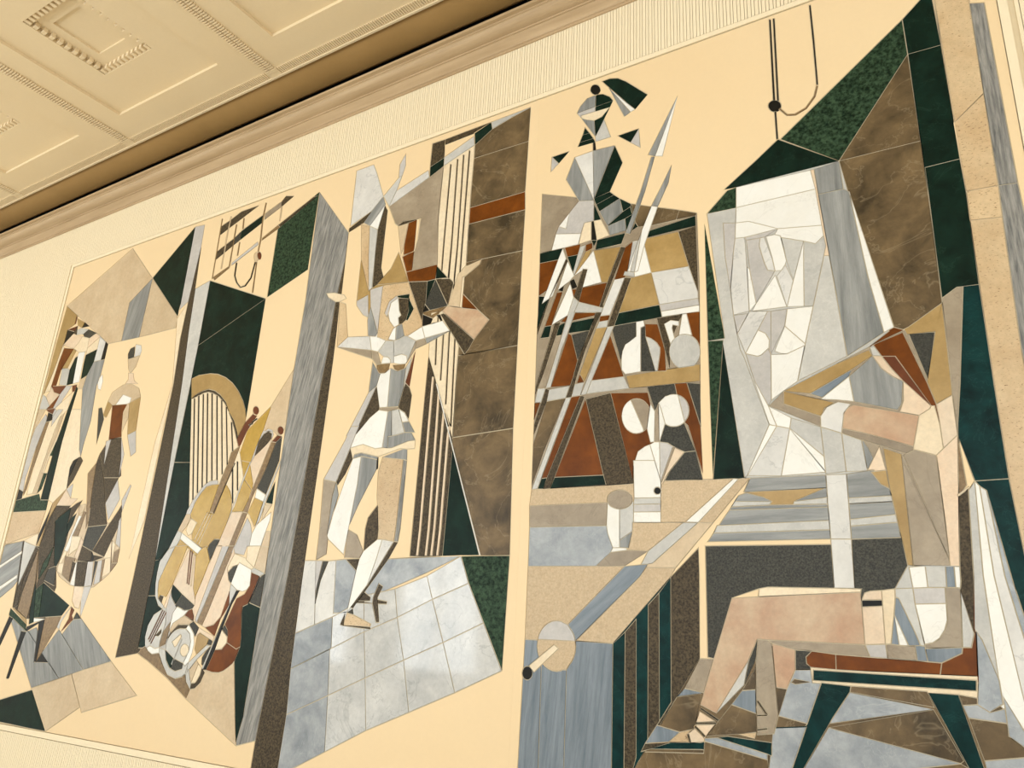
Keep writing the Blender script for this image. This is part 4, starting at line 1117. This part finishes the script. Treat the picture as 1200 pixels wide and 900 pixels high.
K -2027,2615 -2009,2615 -1984,2468 -2025,2478
C -2009,2615 -1957,2611 -1895,2480 -1984,2468
K -2092,2561 -2117,2469 -2117,2469
G -2025,2478 -1984,2468 -2006,2428
# R seated_woman
T -890,1314 -305,1558 -220,1591 -35,1735 -149,809 -191,417 -396,422 -424,714 -511,979 -571,1091
O -890,1314 -627,1424 -466,1477 -453,1443 -553,1385 -761,1284
z^30 -761,1284 -553,1385 -569,1351 -697,1253
O -890,1314 -646,1223 -696,1199 -718,1159 -893,1245
T -890,1314 -893,1245 -718,1159 -721,1104 -971,1242
W -713,1248 -569,1351 -557,1217 -639,1236
S -569,1351 -453,1443 -419,1372 -371,1321 -330,1294 -347,1179 -368,1152 -557,1217
R -462,1493 -343,1577 -299,1555 -445,1500
R -445,1500 -307,1544 -229,1273 -210,1155 -224,1156 -352,1425 -412,1434
U -412,1434 -352,1425 -279,1272 -224,1156 -330,1294 -373,1362
P -453,1443 -412,1434 -373,1362 -330,1294 -371,1321 -419,1372
O -299,1555 -122,1667 -123,1412 -132,1198 -202,1161 -229,1273 -169,1522 -290,1528
N -282,1528 -169,1522 -225,1289
T -122,1690 -53,1735 -27,1734 -95,1249 -126,1060 -132,1006 -131,1170 -130,1254
L -462,1493 -440,1490 -412,1434 -453,1443
P -202,1161 -132,1198 -132,1006 -154,849 -194,851 -198,1067
C -279,1115 -210,1155 -198,1067 -194,851 -231,854 -228,918 -315,952
P -330,1294 -224,1156 -231,1142 -279,1115 -359,1143 -338,1195
p -619,1146 -595,1185 -562,1201 -279,1115 -317,968 -374,990 -462,1026 -525,1054 -624,1087
T -624,1087 -525,1054 -317,968 -322,923 -626,1062
M -721,1104 -718,1159 -685,1204 -630,1225 -572,1207 -607,1165 -626,1062
P -463,982 -444,864 -525,869
O -510,860 -444,864 -437,775 -473,799
O -448,973 -371,936 -373,421 -396,422 -437,775
T -371,915 -225,441 -228,418 -373,421
T -365,930 -315,952 -228,918 -227,804 -225,441
P -228,918 -132,1006 -191,417 -228,418 -226,610
Q -132,1006 -123,773 -160,722
C -162,724 -114,760 -117,766 -165,730
D -160,722 -118,759 -143,377 -169,137 -191,269 -195,377
W -392,415 -326,420 -325,326 -385,323
L -326,420 -246,418 -251,327 -325,326
z -246,418 -213,417 -216,327 -251,327
W -213,417 -191,417 -194,354 -199,325 -216,327
L -397,407 -385,323 -458,320
L -458,320 -385,323 -383,254 -362,77 -380,80 -460,283
I -385,323 -258,327 -261,259 -383,254
W -383,254 -261,259 -262,195 -279,147 -302,113 -330,93 -363,85
T -251,327 -199,325 -219,79 -324,71 -362,77 -330,93 -293,118 -265,166 -261,259
z -460,283 -447,278 -397,138 -380,80 -426,75 -472,207
W -472,207 -426,75 -464,77
z -472,199 -464,77 -496,80
C -514,312 -458,320 -472,207 -496,80 -519,79
P -602,268 -587,300 -562,309 -514,312 -515,270
K -602,268 -515,270 -516,243 -605,237
P -605,237 -516,243 -519,79 -604,73
L -200,310 -169,137 -186,80 -219,79 -205,253
p -1202,268 -1026,279 -603,303 -604,73 -1036,76 -1085,78 -1089,51 -1135,-26 -1298,-272 -1378,-240 -1303,-23
C -1065,315 -1023,323 -598,319 -603,303 -1071,276
N -1085,78 -1095,-14 -1158,-135 -1128,-14
L -1128,-14 -1158,-135 -1298,-272 -1135,-26
T -1036,76 -604,73 -587,21 -659,20 -852,36 -1017,62
I -604,73 -519,79 -516,18 -579,16 -593,37
T -513,72 -401,78 -399,15 -516,18
z -401,78 -362,77 -358,14 -399,15
z -362,68 -219,79 -224,55 -305,12 -358,14
p -1017,62 -911,37 -916,-52 -960,-139 -1008,-135
T -1077,68 -1017,62 -1005,-258 -1029,-337 -1108,-350 -1106,-215 -1099,-23
N -911,37 -837,35 -865,8 -864,-21 -836,-47 -916,-52
T -1374,-26 -1303,-23 -1359,-185 -1456,-170
z -1456,-170 -1359,-185 -1496,-212
B -1496,-212 -1369,-187 -1405,-333 -1420,-355 -1484,-373 -1587,-352
z -1604,-352 -1484,-373 -1543,-424 -1667,-442
E -1543,-424 -1455,-376 -1444,-414
P -1443,-375 -1408,-348 -1360,-388 -1381,-409 -1432,-414
P -1382,-269 -1304,-308 -1402,-322
P -1405,-333 -1305,-322 -1360,-388
D -1380,-260 -1294,-307 -1287,-298 -1374,-251
D -1402,-329 -1302,-320 -1302,-312 -1401,-321
D -1411,-342 -1361,-385 -1354,-378 -1404,-335
D -1448,-378 -1437,-416 -1428,-413 -1439,-375
t -1642,-464 -1531,-423 -1381,-409 -1360,-402 -1365,-440 -1376,-440
D -1667,-442 -1531,-423 -1688,-482
z -1170,-160 -1104,-151 -1107,-257 -1224,-227
B -1101,-54 -1104,-151 -1170,-160
B -1224,-227 -1107,-257 -1108,-338 -1353,-380
D -1103,-203 -1060,-262 -1053,-257 -1096,-198
D -1103,-269 -1057,-263 -1057,-256 -1103,-262
D -1104,-331 -1059,-322 -1060,-315 -1105,-324
E -1202,-354 -1108,-338 -1119,-367
t -1300,-379 -1248,-368 -1042,-375 -1044,-433 -1063,-427
# R bench
C -847,-37 -736,-41 -176,-34 -182,-103 -678,-106 -843,-103
R -865,8 -837,35 -733,26 -736,-41 -834,-38 -864,-21
R -733,26 -587,21 -358,14 -305,12 -316,-36 -736,-41
R -305,12 -176,64 -186,-34 -316,-36
t -836,-47 -183,-50 -188,-93 -840,-94
t -804,-100 -678,-106 -904,-467 -930,-504 -972,-514
t -371,-113 -256,-111 -195,-385 -184,-419 -237,-425
# R paper_cone
L -119,749 -90,790 -107,377 -103,-37 -143,112 -167,155 -143,377
W -90,790 -74,766 -67,377 -12,-240 -18,-287 -89,-102 -103,-37 -107,377
M -74,766 -50,745 -28,377 21,37 -12,-240 -67,377
Z -50,745 -5,377 43,62 21,37 -28,377
Z -161,145 -101,-46 -99,-136 -150,-172 -191,-145 -178,-59
Z -94,-109 -17,-279 -21,-311 -94,-257
"""
NICE = {
    'L': ('left', 'cream stone mural panel inlaid with harp, instruments and white ballerina'),
    'R': ('right', 'cream stone mural panel inlaid with knight, bottle shelves and seated woman'),
}
MOTIF_LABEL = {
    'harp': 'harp with an ochre arch and dark strings', 'golden_violin': 'golden violin with a dark neck',
    'cello': 'rust brown cello with a long pale board', 'french_horn': 'pale grey coiled horn',
    'ballerina': 'white ballerina with spread arms and short skirt', 'singer': 'woman in a dark gown with a fringed hem',
    'knight': 'knight with a green plume and grey armour', 'lances': 'long lances leaning across the shelves',
    'flower_vase': 'white rounded vase with two disc flowers', 'goblet': 'white and grey goblet',
    'seated_woman': 'beige woman seated with a raised bent arm', 'bench': 'bench with a rust seat and dark green legs',
    'easel_canvas': 'canvas of white marble with an angular figure', 'paper_cone': 'white folded cone at the right edge',
}
PANEL = {'L': (MX0, -2.4602), 'R': (-2.46, MX1)}
JOINT, FRONT_Y, BED_Y = {'L': 0.0034, 'R': 0.0025}, WALL - 0.007, WALL - 0.003

def parse():
    panels = {'L': [], 'R': []}
    side = motif = None
    for ln in MURAL.strip().splitlines():
        t = ln.split()
        if t[0] == '#': side, motif = t[1], t[2]; continue
        m, _, ang = t[0].partition('^')
        pts = [tuple(int(q) / 1000.0 for q in s.split(',')) for s in t[1:]]
        panels[side].append((motif, m, float(ang) if ang else 90.0, pts))
    return panels

def clip_rect(pts, x0, x1, z0, z1):
    for ax, lim, keep in ((0, x0, 1), (0, x1, -1), (1, z0, 1), (1, z1, -1)):
        out = []
        for i in range(len(pts)):
            a, b = pts[i - 1], pts[i]
            ia, ib = (a[ax] - lim) * keep >= 0, (b[ax] - lim) * keep >= 0
            if ia != ib:
                tt = (lim - a[ax]) / (b[ax] - a[ax])
                out.append((a[0] + tt * (b[0] - a[0]), a[1] + tt * (b[1] - a[1])))
            if ib: out.append(b)
        pts = out
        if not pts: break
    return pts

def build_panel(side, items):
    x0, x1 = PANEL[side]
    z0, z1 = MZ0 - EYE, MZ1 - EYE
    polys = [('ground', 'F', 90.0, [(x0, z0), (x1, z0), (x1, z1), (x0, z1)])]
    for motif, m, ang, pts in items:
        q = clip_rect(pts, x0 + .002, x1 - .002, z0 + .002, z1 - .002)
        if len(q) < 3: continue
        area = sum(q[i - 1][0] * q[i][1] - q[i][0] * q[i - 1][1] for i in range(len(q)))
        if area < 0: q = q[::-1]
        polys.append((motif, m, ang, q))
    vin, ein = [], []
    for _, _, _, q in polys:
        b = len(vin)
        vin += [Vector(p) for p in q]
        ein += [(b + i, b + (i + 1) % len(q)) for i in range(len(q))]
    V, E_, F, ov, oe, of = delaunay_2d_cdt(vin, ein, [], 0, 1e-5)
    boxes = [(min(p[0] for p in q), max(p[0] for p in q), min(p[1] for p in q), max(p[1] for p in q)) for _, _, _, q in polys]
    def inside(px, py, q):                  # non-zero winding
        wn = 0
        for i in range(len(q)):
            (ax, ay), (bx_, by_) = q[i - 1], q[i]
            side_ = (bx_ - ax) * (py - ay) - (px - ax) * (by_ - ay)
            if ay <= py < by_ and side_ > 0: wn += 1
            elif by_ <= py < ay and side_ < 0: wn -= 1
        return wn != 0
    tri, owner = [], []
    for f in F:
        if len(f) != 3: continue
        a, b, c = (V[i] for i in f)
        if abs((b - a).cross(c - a)) < 1e-10: pass
        if (b - a).cross(c - a) < 0: f = list(f)[::-1]
        px, py = (a.x + b.x + c.x) / 3, (a.y + b.y + c.y) / 3
        for k in range(len(polys) - 1, -1, -1):
            bb = boxes[k]
            if bb[0] <= px <= bb[1] and bb[2] <= py <= bb[3] and inside(px, py, polys[k][3]):
                tri.append(tuple(f)); owner.append(k); break
    def components():
        em = {}
        for t, f in enumerate(tri):
            for i in range(3):
                em.setdefault(frozenset((f[i], f[(i + 1) % 3])), []).append(t)
        comp = [-1] * len(tri); comps = []
        adj = [[] for _ in tri]
        for e, ts in em.items():
            if len(ts) == 2:
                adj[ts[0]].append((ts[1], e)); adj[ts[1]].append((ts[0], e))
        for t in range(len(tri)):
            if comp[t] >= 0: continue
            k = len(comps); comps.append([]); st = [t]; comp[t] = k
            while st:
                u = st.pop(); comps[k].append(u)
                for w, e in adj[u]:
                    if comp[w] < 0 and owner[w] == owner[t]: comp[w] = k; st.append(w)
        return comps, comp, adj
    for _ in range(4):                      # slivers left by the tracing join the neighbour they share most edge with
        comps, comp, adj = components()
        changed = 0
        for k, ts in enumerate(comps):
            area = sum((V[tri[t][1]] - V[tri[t][0]]).cross(V[tri[t][2]] - V[tri[t][0]]) / 2 for t in ts)
            per, share = 0.0, {}
            for t in ts:
                inner = {e for w, e in adj[t] if comp[w] == k}
                for w, e in adj[t]:
                    if comp[w] != k:
                        a, b = tuple(e); share[owner[w]] = share.get(owner[w], 0) + (V[a] - V[b]).length
                for i in range(3):
                    e = frozenset((tri[t][i], tri[t][(i + 1) % 3]))
                    if e not in inner: a, b = tuple(e); per += (V[a] - V[b]).length
            lim = 0.011 if owner[ts[0]] == 0 else 0.0048 if owner[ts[0]] == 0 or polys[owner[ts[0]]][1] not in 'KCUQAPWDI' else 0.0032
            if area < (1.5e-3 if owner[ts[0]] == 0 else 2.2e-4) or 2 * area / max(per, 1e-9) < lim:
                if share:
                    best = max(share, key=share.get)
                    for t in ts: owner[t] = best
                    changed += 1
        if not changed: break
    comps, comp, adj = components()

    word, label = NICE[side]
    root = bpy.data.objects.new('stone_mural', None); COL.objects.link(root)
    root.location = ((x0 + x1) / 2, WALL, MZ0)
    root['label'] = label; root['category'] = 'mural'; root['group'] = 'inlaid stone mural panels'
    RL = root.location
    def part(name):
        if name not in motifs:
            e = bpy.data.objects.new(name, None); COL.objects.link(e); e.parent = root; motifs[name] = e
            if name in MOTIF_LABEL: e['label'] = MOTIF_LABEL[name]
        return motifs[name]
    motifs = {}
    g = 0.0005
    bed = Boxes().box(x0 + g - RL.x, x1 - g - RL.x, BED_Y - WALL, 0.010, 0, MZ1 - MZ0).link('grout_bed', GROUT, root)
    for k, ts in enumerate(comps):
        motif, m, ang, _ = polys[owner[ts[0]]]
        # boundary corners: next / previous boundary vertex of each vertex
        nxt, prv, bad = {}, {}, set()
        es = set()
        for t in ts:
            for i in range(3): es.add((tri[t][i], tri[t][(i + 1) % 3]))
        for a, b in es:
            if (b, a) not in es:
                if a in nxt or b in prv: bad.add(a if a in nxt else b)
                nxt[a] = b; prv[b] = a
        area = sum((V[tri[t][1]] - V[tri[t][0]]).cross(V[tri[t][2]] - V[tri[t][0]]) / 2 for t in ts)
        per = sum((V[a] - V[b]).length for a, b in nxt.items())
        d = min(JOINT[side], 0.16 * 2 * area / max(per, 1e-9))
        pos = {}
        for t in ts:
            for i in tri[t]:
                if i in pos: continue
                p = V[i]
                if i in nxt and i in prv and i not in bad:
                    e0 = (p - V[prv[i]]); e1 = (V[nxt[i]] - p)
                    if e0.length > 1e-7 and e1.length > 1e-7:
                        e0.normalize(); e1.normalize()
                        n0, n1 = Vector((-e0.y, e0.x)), Vector((-e1.y, e1.x))
                        s = n0 + n1
                        if s.length > 1e-3:
                            s.normalize()
                            p = p + s * min(d / max(s.dot(n0), 0.3), 2.5 * d)
                if m == 'F' and (abs(V[i].x - x0) < 1e-5 or abs(V[i].x - x1) < 1e-5): p = V[i]
                pos[i] = p
        cx = sum(p.x for p in pos.values()) / len(pos); cz = sum(p.y for p in pos.values()) / len(pos)
        th = math.radians(ang); ca, sa = math.cos(th), math.sin(th)
        def loc(p, y):                      # local x runs along the grain
            ux, uz = p.x - cx, p.y - cz
            return (ux * ca + uz * sa, y, -ux * sa + uz * ca)
        idx, vs, fs = {}, [], []
        lift = random.uniform(-0.0006, 0.0006) if m != 'F' else 0.0
        for i, p in pos.items(): idx[i] = len(vs); vs.append(loc(p, lift))
        fs += [tuple(idx[i] for i in tri[t]) for t in ts]
        back = {}
        for i in nxt: back[i] = len(vs); vs.append(loc(pos[i], FRONT_Y * -1 + BED_Y + 0.001))
        fs += [(idx[b], idx[a], back[a], back[b]) for a, b in nxt.items() if b in back]
        nm, mat = STONES[m]
        o = link(nm, vs, fs, mat, root if m == 'F' else part(motif))
        o.location = (cx - RL.x, FRONT_Y - RL.y, cz + EYE - RL.z)
        o.rotation_euler = (0, -th, 0)
    return len(comps)

panels = parse()
for side in ('L', 'R'):
    n_pieces = build_panel(side, panels[side])
    print('mural panel', side, n_pieces, 'stones')
